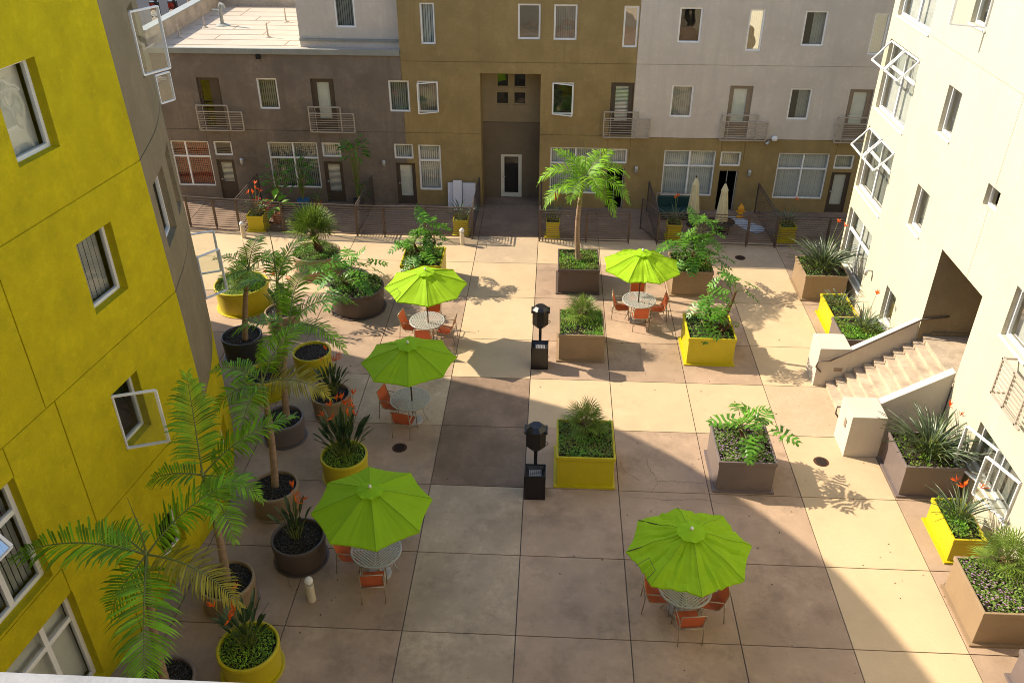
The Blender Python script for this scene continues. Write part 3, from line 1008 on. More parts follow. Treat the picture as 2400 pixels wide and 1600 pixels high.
# small balcony railing near the frame edge
m = MB()
for y in (17.15, 16.55, 15.9):
    m.bar((XR - .35, y, 3.4), (XR - .35, y, 4.4), .05)
for k in range(9):
    z = 3.42 + k * .12
    m.bar((XR - .35, 15.7, z), (XR - .35, 17.17, z), .025 if 0 < k < 8 else .05)
for z in (3.42, 4.38):
    m.bar((XR - .35, 17.15, z), (XR + .05, 17.15, z), .05)
m.build('balcony_railing', M_RAIL, cb)
# stair lobby inside the opening
m = MB()
m.quad((XR, 22.15, -.02), (XR + 4, 22.15, -.02), (XR + 4, 22.15, 4.74), (XR, 22.15, 4.74))
m.quad((XR, 19.45, -.02), (XR + 4, 19.45, -.02), (XR + 4, 19.45, 4.74), (XR, 19.45, 4.74))
m.quad((XR, 19.45, 4.74), (XR + 4, 19.45, 4.74), (XR + 4, 22.15, 4.74), (XR, 22.15, 4.74))
m.quad((XR + 4, 19.45, -.02), (XR + 4, 22.15, -.02), (XR + 4, 22.15, 4.74), (XR + 4, 19.45, 4.74))
m.box(XR + .4, XR + 3.9, 22.1, 22.147, 1.92, 2.06)
m.build('stair_lobby', M_TAUPE, cb)
m = MB()
m.tube([(0, .1, .03), (0, -.06, .03)], .07, 10)
m.lathe([(0.001, .05), (.09, .03), (.1, -.08), (.08, -.24), (.05, -.3), (.001, -.31)], (0, -.13, 0), 12)
o = m.build('wall_lamp', M_LAMPG, None, smooth=True)
o.location = (11.95, 22.1, 4.05)
tag(o, 'jar lamp in the shaded stairway opening of the cream building', 'lamp')
m = MB()
m.tube([(0, 0, 0), (-.2, 0, .04)], .03, 8)
m.lathe([(0.001, .1), (.05, .08), (.055, 0), (.04, -.12), (.001, -.14)], (-.2, 0, -.04), 10)
o = m.build('wall_lamp', M_LAMPG, None, smooth=True)
o.location = (XR - .003, 26.4, 1.85)
tag(o, 'small jar lamp on the sunlit cream wall beside the big ground floor window', 'lamp')

# ------------------------------------------------------------------ stairs
st = thing('outdoor_staircase', 'cream walled concrete staircase climbing from the courtyard into the cream building', 'staircase', (9.6, 21, 0))
st.location = (0, 0, 0)
m = MB()
NS = 11
x0s, rise = 8.55, 1.95 / 11
run = (11.02 - x0s) / 10
for k in range(NS):
    xa = x0s + run * k
    xb = x0s + run * (k + 1) if k < NS - 1 else XR + 3.98
    zt = rise * (k + 1)
    m.box(xa, xb, 19.76, 22.18, (zt - rise) if k < NS - 1 else zt - .4, zt - .03)
    m.box(xa - .025, xb, 19.76, 22.18, zt - .03, zt)
m.box(x0s + .5, XR + 3.9, 19.77, 22.17, .0, .35)
m.build('steps', M_STEP, st)
for (ya, yb2) in ((18.8, 19.75), (22.2, 23.1)):
    m = MB()
    m.box(8.17, 9.1, ya, yb2, 0, 1.34)
    m.build('pier', M_CREAM_S, st, bevel=.012)
for (ya, yb2) in ((19.49, 19.745), (22.205, 22.42)):
    m = MB()
    x0, x1 = 9.1, XR
    m.box8([(x0, ya, 0), (x1, ya, 0), (x1, yb2, 0), (x0, yb2, 0), (x0, ya, 1.3), (x1, ya, 2.4), (x1, yb2, 2.4), (x0, yb2, 1.3)])
    m.build('parapet', M_CREAM_S, st, bevel=.01)
m = MB()
m.tube([(8.3, 22.15, .55), (8.12, 22.12, .75), (8.16, 22.12, .95), (8.5, 22.12, .97), (10.85, 22.1, 2.5), (11.5, 22.1, 2.6), (11.6, 22.15, 2.6)], .025, 8)
for x, z in ((9.2, 1.4), (10.4, 2.2)):
    m.tube([(x, 22.1, z), (x, 22.21, z - .06)], .012, 6)
m.build('handrail', M_FENCE, st, smooth=True)
m = MB()
m.tube([(8.55, 19.78, .97), (8.1, 19.8, .95), (8.1, 19.8, .72), (8.25, 19.7, .55)], .025, 8)
m.build('handrail', M_FENCE, st, smooth=True)
m = MB()
m.box(8.7, 8.95, 22.188, 22.198, .55, .67)
m.box(8.155, 8.168, 19.1, 19.25, .75, 1.0)
m.build('wall_plate', M_TPDOOR, st)

# ------------------------------------------------------------------ our own balcony edge
bal = thing('balcony_parapet', 'white coping of the viewer balcony crossing the bottom left corner', 'balcony')
m = MB()
m.box(-2.4, 1.0, .5, .753, 14.1, 14.201)
m.build('coping', M_PARA, bal, bevel=.008)
m = MB()
m.box(-2.4, 1.0, .53, .70, 13.0, 14.1)
m.box(-2.4, 1.0, -1.2, .53, 13.0, 13.15)
m.build('parapet_wall', M_CREAM, bal)
M_OWN = mat('near_building_stucco', (0.45, 0.40, 0.32), 0.9, 0.1, 1)
own = thing('near_building', 'cream stucco building below the viewer balcony', 'building')
m = MB()
m.box(-8.9, 10.5, -8, -1.2, 0, 16.5)
m.build('wall', M_OWN, own)


# ------------------------------------------------------------------ planters
def square_planter(x0, x1, y0, y1, h, m_, label, saucer=True, cover='gc', t=.06):
    cx, cy = (x0 + x1) / 2, (y0 + y1) / 2
    a, b = (x1 - x0) / 2, (y1 - y0) / 2
    th = thing('square_planter', label, 'planter', (cx, cy, 0), 0, 'square planter boxes')
    m = MB()
    # shell (slightly wider at the base, proud rim band)
    def ring(hx, hy, z):
        return [(-hx, -hy, z), (hx, -hy, z), (hx, hy, z), (-hx, hy, z)]
    k = .025
    prof = [ring(a - k, b - k, .05), ring(a - k, b - k, h - .13), ring(a, b, h - .115), ring(a, b, h), ring(a - t, b - t, h), ring(a - t, b - t, h - .14)]
    vs = [v for r in prof for v in r]
    fs = []
    for i in range(len(prof) - 1):
        for j in range(4):
            fs.append((i * 4 + j, i * 4 + (j + 1) % 4, (i + 1) * 4 + (j + 1) % 4, (i + 1) * 4 + j))
    m.add(vs, fs)
    m.build('box', m_, th, bevel=.014)
    m = MB()
    m.box(-a - .05, a + .03, -b - .04, b + .03, .0, .055)
    m.build('base_tray', m_, th)
    m = MB()
    m.quad((-a + t, -b + t, h - .09), (a - t, -b + t, h - .09), (a - t, b - t, h - .09), (-a + t, b - t, h - .09))
    m.build('soil', M_SOIL, th)
    if cover:
        ground_cover(th, lambda: (rnd.uniform(-a + t, a - t), rnd.uniform(-b + t, b - t)), h, int(2600 * a * b * 4 / 2.4), cover)
    return th, cx, cy


def ground_cover(th, pick, h, n, kind):
    """small leaves, one mesh"""
    mt = {'gc': M_GC, 'sedum': M_GCD, 'purple': M_GCP, 'sparse': M_GC}[kind]
    m = MB()
    if kind == 'sparse':
        n = n // 3
    hh = {'gc': .13, 'sedum': .06, 'purple': .1, 'sparse': .07}[kind]
    ph = rnd.uniform(0, 6)
    for i in range(n):
        x, y = pick()
        bumpy = .5 + .5 * math.sin(x * 5 + ph) * math.cos(y * 4.3 + ph * 2)
        patch = math.sin(x * 3.1 + ph * 3) + math.sin(y * 2.7 - ph) + .6 * math.sin((x + y) * 7 + ph)
        if patch < -1.15 and rnd.random() < .75:
            continue
        z = h - .09 + rnd.random() ** .6 * hh * (.75 + 1.0 * bumpy + (.5 if patch > 1.1 else 0))
        s_ = rnd.uniform(.022, .042) if kind != 'sedum' else rnd.uniform(.018, .03)
        a = rnd.uniform(0, 2 * PI)
        tilt = rnd.uniform(-.7, .9)
        d = Vector((math.cos(a), math.sin(a), tilt)).normalized()
        w = Vector((-math.sin(a), math.cos(a), rnd.uniform(-.5, .5))).normalized()
        c = Vector((x, y, z))
        m.add([c - d * s_, c + w * s_ * .55, c + d * s_, c - w * s_ * .55], [(0, 1, 2, 3)])
    if kind == 'purple':
        for i in range(n // 8):
            x, y = pick()
            s_ = .024
            c = Vector((x, y, h + rnd.random() * .06))
            m.add([c + Vector((s_, 0, 0)), c + Vector((0, s_, 0)), c + Vector((-s_, 0, .01)), c + Vector((0, -s_, .01))], [(0, 1, 2, 3)], 1)
        o = m.build('ground_cover', [mt, M_PURP], th)
    else:
        o = m.build('ground_cover', mt, th)
    o['kind'] = 'stuff'
    return o


def round_planter(x, y, r, h, m_, label, cover='rock', saucer=True):
    th = thing('round_planter', label, 'planter', (x, y, 0), 0, 'round planter pots')
    m = MB()
    m.lathe([(r * .93, .04), (r * .965, h * .5), (r * .985, h - .15), (r * .985, h - .14), (r, h - .125), (r, h - .012), (r - .012, h), (r - .05, h), (r - .06, h - .012), (r - .07, h - .16)], n=48)
    m.build('pot', m_, th, smooth=False)
    sm = th.children[0].data
    for p in sm.polygons:
        p.use_smooth = True
    m = MB()
    m.lathe([(.01, .0), (r * 1.03, .0), (r * 1.04, .03), (r * 1.0, .035), (r * .9, .03)], n=40)
    m.build('base_tray', m_, th)
    m = MB()
    m.lathe([(r - .06, h - .1), (.01, h - .08)], n=32)
    m.build('soil', M_SOIL, th)

    def pick():
        a = rnd.uniform(0, 2 * PI)
        q = (r - .07) * math.sqrt(rnd.random())
        return q * math.cos(a), q * math.sin(a)
    if cover == 'rock':
        m = MB()
        for i in range(int(520 * r * r / .36)):
            px, py = pick()
            s_ = rnd.uniform(.016, .034)
            z = h - .085 + rnd.uniform(0, .03)
            q = [Vector((rnd.uniform(.6, 1) * s_, 0, 0)), Vector((0, rnd.uniform(.6, 1) * s_, 0)), Vector((-s_ * rnd.uniform(.6, 1), 0, 0)), Vector((0, -s_ * rnd.uniform(.6, 1), 0))]
            R_ = Matrix.Rotation(rnd.uniform(0, 6.3), 3, 'Z')
            vs = [Vector((px, py, z)) + R_ @ v for v in q] + [Vector((px + rnd.uniform(-.01, .01), py, z + s_ * rnd.uniform(.4, 1)))]
            m.add(vs, [(0, 1, 4), (1, 2, 4), (2, 3, 4), (3, 0, 4)])
        m.build('rock_mulch', M_ROCK, th)['kind'] = 'stuff'
    elif cover:
        ground_cover(th, pick, h, int(3600 * r * r), cover)
    return th


# ------------------------------------------------------------------ plants
def frond_mesh(L, e0, droop, nl=46, ll=.5, sag=.5, wid=.046, mid=0):
    """pinnate palm frond growing along +x from the origin"""
    m = MB()
    N = 14
    pts, p, e = [], Vector((0, 0, 0)), e0
    for i in range(N + 1):
        pts.append(p.copy())
        t = i / N
        e = e0 - droop * (t ** 1.3)
        p = p + Vector((math.cos(e), 0, math.sin(e))) * (L / N)
    m.tube(pts, [.022 * (1 - .85 * i / N) for i in range(N + 1)], 5, 1)

    def at(t):
        f = t * N
        i = min(int(f), N - 1)
        return pts[i].lerp(pts[i + 1], f - i), (pts[i + 1] - pts[i]).normalized()
    for k in range(nl):
        t = .12 + .88 * k / (nl - 1)
        c, d = at(t)
        up = Vector((-d.z, 0, d.x))
        prof = math.sin(PI * min(1, (.18 + t * .86))) ** .55 if t < .98 else .3
        for sgn in (1, -1):
            if rnd.random() < .05:
                continue
            l = ll * max(.25, prof) * rnd.uniform(.74, 1.1)
            fw = .35 + .75 * t ** 2
            side = Vector((0, sgn, 0))
            vdir = (side + d * fw + up * rnd.uniform(.0, .4)).normalized()
            w = d * wid
            q0 = c
            q1 = c + vdir * l * .4
            dn = Vector((0, 0, -1))
            q2 = q1 + (vdir + dn * sag * rnd.uniform(.2, .7)).normalized() * l * .33
            q3 = q2 + (vdir + dn * sag * rnd.uniform(1.2, 2.2)).normalized() * l * .27
            m.add([q0 - w * .25, q0 + w * .25, q1 + w * .5, q1 - w * .5, q2 + w * .38, q2 - w * .38, q3], [(0, 1, 2, 3), (3, 2, 4, 5), (5, 4, 6)], 0)
    return m


def king_palm(base, crown, fronds, label, group='slender feather palms in round pots', th_r=.075, spear=1.6, curve=.1):
    bx, by, bz = base
    th = thing('palm_tree', label, 'palm', (bx, by, bz), 0, group)
    c = Vector(crown) - Vector(base)
    m = MB()
    N = 16
    pts = []
    for i in range(N + 1):
        t = i / N
        q = c * t
        q.x += math.sin(PI * t) * curve
        pts.append(q)
    nt = int(N * .74)
    # ringed trunk
    rp, rr = [], []
    for i in range(nt * 3 + 1):
        t = i / (nt * 3) * .76
        f = t * N
        k = min(int(f), N - 1)
        rp.append(pts[k].lerp(pts[k + 1], f - k))
        rr.append(th_r * (1.25 - .45 * t) * (1.0 + (.08 if i % 2 else -.05)))
    m.tube(rp, rr, 10)
    m.build('trunk', M_TRUNK, th, smooth=True)
    m = MB()
    sp = [pts[k] for k in range(nt, N + 1)]
    m.tube(sp, [th_r * (1.0 - .6 * i / (len(sp) - 1)) for i in range(len(sp))], 10)
    m.build('crownshaft', M_SHAFT, th, smooth=True)
    for (azd, ed, L, dr, *ex) in fronds:
        fm = frond_mesh(L, R(ed), R(dr), nl=int(19 * L), ll=.45 * L ** .5 * (ex[1] if len(ex) > 1 else 1), sag=ex[2] if len(ex) > 2 else .45)
        o = fm.build('frond', [M_LEAFY if (ex and ex[0]) else M_LEAF, M_STALK], th)
        o.location = pts[-1] - Vector((0, 0, .12))
        o.rotation_euler = (R(rnd.uniform(-12, 12)), 0, R(azd))
    if spear:
        m = MB()
        m.tube([pts[-1] - Vector((0, 0, .1)), pts[-1] + Vector((.02, 0, spear * .5)), pts[-1] + Vector((-.03, 0, spear))], [.018, .014, .003], 6)
        m.build('spear_leaf', M_STALK, th)
    return th


def fan_leaf(m, base, d, up, stalk, size, n=20, mi=0, ms=1, spread=1.15):
    tip = base + d * stalk
    m.tube([base, base.lerp(tip, .5) + up * stalk * .05, tip], [.012, .009, .007], 4, ms, cap=False)
    side = d.cross(up).normalized()
    nrm = side.cross(d).normalized()
    for k in range(n):
        a = (k / (n - 1) - .5) * 2 * spread * PI / 2 * 1.25
        v = (d * math.cos(a) + side * math.sin(a) + nrm * .18 * math.cos(a * 2)).normalized()
        w = (side * math.cos(a) - d * math.sin(a)) * size * .028
        l = size * (.8 + .2 * math.cos(a)) * rnd.uniform(.92, 1.05)
        q1 = tip + v * l * .55
        q2 = tip + v * l + Vector((0, 0, -.12 * l))
        m.add([tip, q1 + w, q2, q1 - w], [(0, 1, 2, 3)], mi)


def fan_palm(loc, n, size, stalk, trunk_h, label, lean=(0, 0), drop=105):
    th = thing('fan_palm', label, 'palm', loc, 0, 'bushy fan palms in planters')
    m = MB()
    top = Vector((lean[0], lean[1], trunk_h))
    if trunk_h > .12:
        pts = [Vector((0, 0, -.1)) + (top + Vector((0, 0, .1))) * (i / 8) for i in range(9)]
        m.tube(pts, [.12 + .02 * math.sin(i * 2.1) for i in range(9)], 10)
        for i in range(90):
            t = rnd.random()
            a = rnd.uniform(0, 2 * PI)
            c = Vector((0, 0, -.05)).lerp(top, t) + Vector((math.cos(a), math.sin(a), 0)) * .11
            e = c + Vector((math.cos(a) * .1, math.sin(a) * .1, .07))
            m.add([c + Vector((0, 0, -.03)), c + Vector((-math.sin(a) * .03, math.cos(a) * .03, 0)), e], [(0, 1, 2)])
        m.build('trunk', M_FIBRE, th)
    m = MB()
    for i in range(n):
        t = (i + .5) / n
        e = R(88 - drop * t ** .9)
        a = i * 2.4 + rnd.uniform(-.2, .2)
        d = Vector((math.cos(e) * math.cos(a), math.cos(e) * math.sin(a), math.sin(e)))
        up = Vector((-math.sin(e) * math.cos(a), -math.sin(e) * math.sin(a), math.cos(e)))
        fan_leaf(m, top.copy(), d, up, stalk * rnd.uniform(.8, 1.2), size * rnd.uniform(.85, 1.1))
    m.build('leaves', [M_FAN, M_STALK], th)
    return th


def phil_leaf(m, base, d, up, stalk, size, mi=0, ms=1):
    """deeply lobed leaf hanging at the end of an arching stalk"""
    side = d.cross(up).normalized()
    tip = base + d * stalk + Vector((0, 0, -stalk * .05))
    midp = base + d * stalk * .5 + up * stalk * .1
    m.tube([base, midp, tip], [.014, .011, .009], 5, ms, cap=False)
    # blade direction droops
    bd = (d * 1.0 + Vector((0, 0, -.75))).normalized()
    n = bd.cross(side).normalized()
    if n.z < 0:
        n = -n
    for k in range(6):
        t = k / 5
        c = tip + bd * size * (t * .84 - .14) + Vector((0, 0, -.10 * size * t * t))
        l = size * (.56 - .30 * t * t - (.16 if k == 0 else 0))
        for sg in (1, -1):
            fwd = -.75 + 1.7 * t
            v = (side * sg + bd * fwd + n * rnd.uniform(-.08, .25)).normalized()
            w = (bd - v * bd.dot(v)).normalized() * size * .07
            q1 = c + v * l * .62
            q2 = c + v * l + Vector((0, 0, -.22 * l))
            m.add([c - w * .8, c + w * .8, q1 + w * .9, q1 - w * .9, q2 + w * .1], [(0, 1, 2, 3), (3, 2, 4)], mi)
            u = (v + bd * .9).normalized()
            m.add([q1 - w * .1, q1 + w * 1.1, q1 + u * l * .36 + Vector((0, 0, -.08 * l))], [(0, 1, 2)], mi)
            u = (v - bd * .8).normalized()
            m.add([q1 + w * .1, q1 - w * 1.1, q1 + u * l * .30 + Vector((0, 0, -.08 * l))], [(0, 1, 2)], mi)
    c = tip + bd * size * .72
    m.add([c - side * .05 * size, c + side * .05 * size, c + bd * size * .32], [(0, 1, 2)], mi)


def philodendron(loc, n, size, stalk, label, stems=((0, 0, .1),), spread=1.0, low=-15):
    th = thing('philodendron', label, 'plant', loc, 0, 'split leaf philodendrons in planters')
    ms_ = MB()
    for s_ in stems:
        b = Vector((s_[0] * .3, s_[1] * .3, -.12))
        t = Vector(s_)
        ms_.tube([b, b.lerp(t, .5) + Vector((.03, 0, 0)), t], [.06, .055, .045], 8)
    ms_.build('stem', M_FIBRE, th)
    m = MB()
    for i in range(n):
        s_ = stems[i % len(stems)]
        t = (i + .5) / n
        e = R(80 + (low - 80) * t)
        a = i * 2.4 + rnd.uniform(-.35, .35)
        d = Vector((math.cos(e) * math.cos(a) * spread, math.cos(e) * math.sin(a) * spread, math.sin(e))).normalized()
        up = Vector((-math.sin(e) * math.cos(a), -math.sin(e) * math.sin(a), math.cos(e))).normalized()
        phil_leaf(m, Vector(s_), d, up, stalk * rnd.uniform(.7, 1.15), size * rnd.uniform(.8, 1.1))
    m.build('leaves', [M_PHIL, M_STALK], th)
    return th


def flower(m, p, a):
    p = Vector(p)
    d = Vector((math.cos(a), math.sin(a), 0))
    s_ = Vector((-math.sin(a), math.cos(a), 0))
    for k in range(5):
        v = (d * (.9 - .35 * k) + Vector((0, 0, .25 + .28 * k)) + s_ * rnd.uniform(-.3, .3)).normalized()
        w = s_ * .026
        l = rnd.uniform(.15, .22)
        m.add([p - w * .4, p + v * l * .5 - w, p + v * l, p + v * l * .5 + w], [(0, 1, 2, 3)])
        w = Vector((0, 0, .014))
        m.add([p - w * .4, p + v * l * .5 - w, p + v * l, p + v * l * .5 + w], [(0, 1, 2, 3)])


def bird_plant(loc, n, h, label, nf=5, narrow=False, spread=.45, rad=.14):
    th = thing('bird_of_paradise', label, 'plant', loc, 0, 'bird of paradise plants in pots')
    m = MB()
    for i in range(n):
        a = i * 2.4 + rnd.uniform(-.3, .3)
        t = math.sqrt((i + .5) / n)
        b = Vector((math.cos(a) * rad * t, math.sin(a) * rad * t, -.08))
        lean = spread * t * rnd.uniform(.4, 1.35)
        d = Vector((math.cos(a) * lean, math.sin(a) * lean, 1)).normalized()
        L = h * rnd.uniform(.65, 1.08) * (1 - .15 * t)
        st_ = L * (.56 if not narrow else .28)
        p1 = b + d * st_
        m.tube([b, p1], [.010, .007], 4, 1, cap=False)
        out = Vector((math.cos(a), math.sin(a), 0))
        side = Vector((-math.sin(a), math.cos(a), 0))
        tw = rnd.uniform(-.9, .9)
        side = (side * math.cos(tw) + out * math.sin(tw)).normalized()
        wmax = (.036 if not narrow else .024) * (h / .9)
        prev = None
        N = 5
        for k in range(N + 1):
            u = k / N
            c = p1 + d * (L - st_) * u + out * (L - st_) * u * u * (.14 if not narrow else .4) - Vector((0, 0, (L - st_) * u * u * (.1 if not narrow else .28)))
            w = side * wmax * (math.sin(PI * min(1, u * .93 + .05)) ** .6 if not narrow else (1 - u ** 2) * .9 + .05)
            fold = Vector((0, 0, .2 * wmax))
            cur = (c - w + fold, c - fold, c + w + fold)
            if prev:
                m.add([prev[0], prev[1], cur[1], cur[0]], [(0, 1, 2, 3)], 0)
                m.add([prev[1], prev[2], cur[2], cur[1]], [(0, 1, 2, 3)], 0)
            prev = cur
    m.build('leaves', [M_BOP if not narrow else M_BOP2, M_STALK], th)
    if nf:
        for k in range(nf):
            m = MB()
            a = rnd.uniform(0, 2 * PI)
            q = rnd.uniform(.1, .42) * h
            p = Vector((math.cos(a) * q, math.sin(a) * q, h * rnd.uniform(.9, 1.2)))
            m.tube([(0, 0, 0), p * .6 + Vector((0, 0, .05)), p], [.008, .007, .006], 4, 1, cap=False)
            flower(m, p, a + rnd.uniform(-.5, .5))
            m.build('flower', [M_FLOW, M_STALK], th)
    return th


# square planters -----------------------------------------------------------
SQ = [
    (.25, 1.77, 27.64, 29.35, 1.0, M_PD, 'dark brown square planter carrying the tall palm near the far fence', 'gc'),
    (.30, 1.77, 23.15, 24.82, 1.0, M_PT, 'taupe square planter beside the farther black grill pedestal', 'gc'),
    (4.38, 5.90, 23.15, 24.75, 1.0, M_PY, 'bright yellow square planter in the sun with a split leaf plant', 'sparse'),
    (.27, 1.80, 17.16, 18.80, 1.0, M_PY, 'yellow square planter in shade beside the nearer black grill pedestal', 'gc'),
    (4.42, 5.92, 17.18, 18.80, 1.0, M_PM, 'mauve brown square planter on the edge of the big shadow', 'purple'),
    (4.38, 5.85, 27.68, 29.30, 1.0, M_PT, 'taupe square planter behind the sunlit umbrella set on the right', 'gc'),
    (-5.50, -3.98, 27.68, 29.30, 1.0, M_PY, 'olive yellow square planter behind the sunlit umbrella on the left', 'gc'),
    (9.06, 10.6, 27.6, 29.25, 1.0, M_PT, 'tan square planter in the far right corner by the cream wall', 'sparse'),
    (9.42, 10.3, 25.15, 26.8, .75, M_PY, 'narrow bright yellow planter between two larger boxes by the cream wall', 'sparse'),
    (9.22, 10.7, 23.3, 24.75, 1.0, M_PM, 'mauve square planter tucked behind the far stair parapet', 'gc'),
    (9.13, 10.65, 17.22, 18.72, 1.0, M_PM, 'mauve square planter against the near side of the staircase', 'sparse'),
    (9.52, 10.3, 14.95, 16.4, .75, M_PY, 'narrow bright yellow planter under the pair of open casements', 'gc'),
    (9.17, 10.7, 12.58, 14.2, 1.0, M_PT, 'large tan square planter at the right edge of the view', 'purple'),
    (9.62, 10.7, 10.4, 11.85, .85, M_PM, 'grey mauve planter cut by the bottom right corner', 'gc'),
]
for a in SQ:
    square_planter(*a[:7], cover=a[7])
RP = [
    (-10.9, 26.25, .94, .9, M_PY, 'large yellow round planter with clipped green cover near the curved wall', 'sedum'),
    (-8.87, 28.9, .9, .9, M_PT, 'large taupe round planter carrying the bushy fan palm', 'gc'),
    (-6.80, 26.3, .95, .9, M_PD, 'large glossy brown round planter with a split leaf plant', 'gc'),
    (-9.86, 23.0, .64, .78, M_PB, 'black round pot with dark rock mulch against the curved wall', 'rock'),
    (-9.05, 24.75, .58, .7, M_PT, 'small taupe round pot with flowering bird of paradise between larger pots', 'rock'),
    (-7.42, 22.3, .6, .7, M_PY, 'yellow round pot half hidden under drooping palm fronds', 'rock'),
    (-8.50, 21.0, .6, .7, M_PY, 'yellow round pot behind the dark grey pot', 'rock'),
    (-6.30, 20.08, .58, .7, M_PT, 'taupe round pot with dark leaved bird of paradise left of the middle green umbrella', 'rock'),
    (-7.40, 18.88, .6, .7, M_PM, 'dark grey round pot with rock mulch and a leaning palm trunk', 'rock'),
    (-5.32, 17.35, .62, .72, M_PY, 'yellow round pot with many orange bird of paradise flowers', 'sedum'),
    (-6.80, 16.05, .6, .72, M_PT, 'tan round pot with rock mulch at the middle of the palm row', 'rock'),
    (-5.75, 14.35, .63, .7, M_PD, 'dark brown round pot beside the nearest bollard light', 'rock'),
    (-6.97, 12.95, .6, .72, M_PT, 'tan round pot under the two nearest palms', 'rock'),
    (-5.96, 11.25, .63, .72, M_PY, 'yellow round pot at the bottom edge with dense green cover', 'sedum'),
]
for a in RP:
    round_planter(*a[:6], cover=a[6])

# palms --------------------------------------------------------------------
king_palm((1.0, 28.5, .9), (1.08, 28.5, 4.2), [(185, 42, 1.9, 115), (150, 62, 1.5, 60), (215, 10, 1.9, 75), (250, 25, 1.6, 90), (290, 40, 1.6, 100), (335, 20, 2.0, 95), (10, 45, 1.9, 115), (50, 60, 1.6, 70), (100, 45, 1.5, 80), (320, -5, 1.8, 70)],
          'tall sunlit feather palm standing in the dark brown square planter', 'single palm by the far fence', th_r=.085, spear=1.5, curve=-.12)
king_palm((-9.7, 22.85, .7), (-9.15, 22.8, 3.35), [(165, 42, 1.3, 85), (225, 15, 1.2, 75), (300, 30, 1.2, 95), (5, 50, 1.5, 100), (80, 60, 1.3, 70)],
          'feather palm rising from the black pot in front of the large yellow planter', spear=.9, curve=-.05)
king_palm((-8.2, 21.4, .6), (-7.85, 21.5, 3.7), [(205, 20, 1.3, 60), (120, 55, 1.2, 70), (352, 48, 2.0, 95), (50, 60, 1.5, 50), (300, 0, 1.2, 60)],
          'feather palm with a long upright spear behind the other pot palms', spear=1.9, curve=.05)
king_palm((-7.25, 18.85, .6), (-6.72, 18.8, 3.9), [(185, 18, 1.6, 70), (15, 48, 1.9, 85), (345, 12, 1.8, 75), (70, 62, 1.7, 60), (225, -10, 1.3, 50)],
          'feather palm with a leaning trunk in the dark grey pot', spear=.5, curve=-.12)
king_palm((-6.8, 16.1, .6), (-6.62, 16.1, 3.95), [(262, 5, 1.6, 65), (170, 35, 1.4, 75), (55, 58, 1.7, 55), (352, 25, 1.8, 85, 1), (215, 10, 1.3, 70)],
          'feather palm in the tan pot at the middle of the row', spear=.6, curve=.05)
king_palm((-7.0, 13.0, .6), (-6.95, 13.0, 3.8), [(118, 66, 2.1, 30), (28, 42, 2.2, 45), (350, 8, 1.4, 65), (185, 15, 1.2, 60), (315, -12, 1.6, 55)],
          'feather palm second from the viewer with one frond held straight up', spear=0, curve=.06)
king_palm((-7.35, 10.35, -.02), (-6.85, 10.3, 4.35), [(187, 26, 2.4, 62), (290, 2, 2.5, 60), (345, 8, 2.0, 66, 1), (38, 44, 2.2, 55), (150, 30, 1.2, 80), (242, -22, 1.2, 50)],
          'nearest feather palm spreading its fronds over the bottom left corner', spear=1.2, curve=-.1)
round_planter(-7.35, 10.35, .6, .72, M_PM, 'mauve round pot hidden under the nearest palm', cover='rock')

fan_palm((-8.75, 28.9, .95), 38, .78, .5, .75, 'large bushy fan palm in the taupe round planter by the fence', lean=(-.15, -.1), drop=86)
fan_palm((1.05, 24.3, 1.0), 22, .45, .32, .2, 'fan palm in the taupe square planter beside the farther grill')
fan_palm((1.05, 18.4, 1.0), 22, .45, .34, .2, 'fan palm in the shaded yellow square planter')
fan_palm((-10.9, 26.3, .92), 18, .5, .3, .1, 'low fan palm in the large yellow round planter')
fan_palm((10.2, 14.0, 1.0), 24, .5, .38, .15, 'fan palm in the large tan planter at the right edge')

philodendron((-4.75, 28.5, .95), 40, .55, .6, 'tall split leaf philodendron in the olive yellow square planter', stems=((-.3, 0, .5), (.1, .1, .9), (.45, .1, .6), (0, -.4, .2), (-.4, -.4, .15)))
philodendron((-6.95, 26.4, .92), 20, .68, .85, 'split leaf philodendron spilling over the brown round planter', stems=((0, 0, .3), (-.25, -.3, .2)), low=-20)
philodendron((5.1, 28.5, .95), 44, .58, .65, 'dense dark split leaf philodendron behind the right sunlit umbrella', stems=((-.3, .1, .6), (.1, .1, 1.0), (.45, .1, .7), (0, -.4, .3), (.5, -.4, .2)))
philodendron((5.3, 23.9, .95), 26, .55, .5, 'split leaf philodendron with long bare stems in the bright yellow planter', stems=((-.35, .1, 1.1), (.55, .25, 1.2), (.25, -.1, .6), (-.45, -.1, .3), (.4, -.3, .3)), low=-20)
philodendron((5.25, 18.1, .95), 11, .6, .6, 'young split leaf philodendron in the mauve brown planter', stems=((-.15, .1, .35), (.35, -.05, .25)), low=0)

bird_plant((9.85, 28.4, 1.0), 110, 1.5, 'big spiky bird of paradise clump in the tan corner planter', nf=2, narrow=True, spread=1.1, rad=.3)
bird_plant((9.9, 26.0, .75), 36, .85, 'thin straggly bird of paradise in the narrow yellow planter by the cream wall', nf=0, narrow=True, spread=1.2, rad=.2)
bird_plant((10.05, 24.1, 1.0), 34, 1.0, 'spiky bird of paradise in the mauve planter behind the stair parapet', nf=1, narrow=True, spread=1.1, rad=.15)
bird_plant((10.0, 18.0, 1.0), 120, 1.35, 'dense dark bird of paradise in the mauve planter by the near side of the stairs', nf=2, narrow=True, spread=1.3, rad=.3)
bird_plant((9.95, 15.75, .75), 50, .9, 'small flowering bird of paradise in the yellow planter under the casements', nf=4, narrow=True, spread=1.2, rad=.15)
bird_plant((-9.05, 24.75, .7), 34, 1.1, 'bird of paradise in the small taupe pot among the palms', nf=6, spread=.45)
bird_plant((-6.3, 20.15, .7), 45, 1.05, 'dark leaved bird of paradise in the taupe pot by the middle umbrella', nf=5, spread=.6)
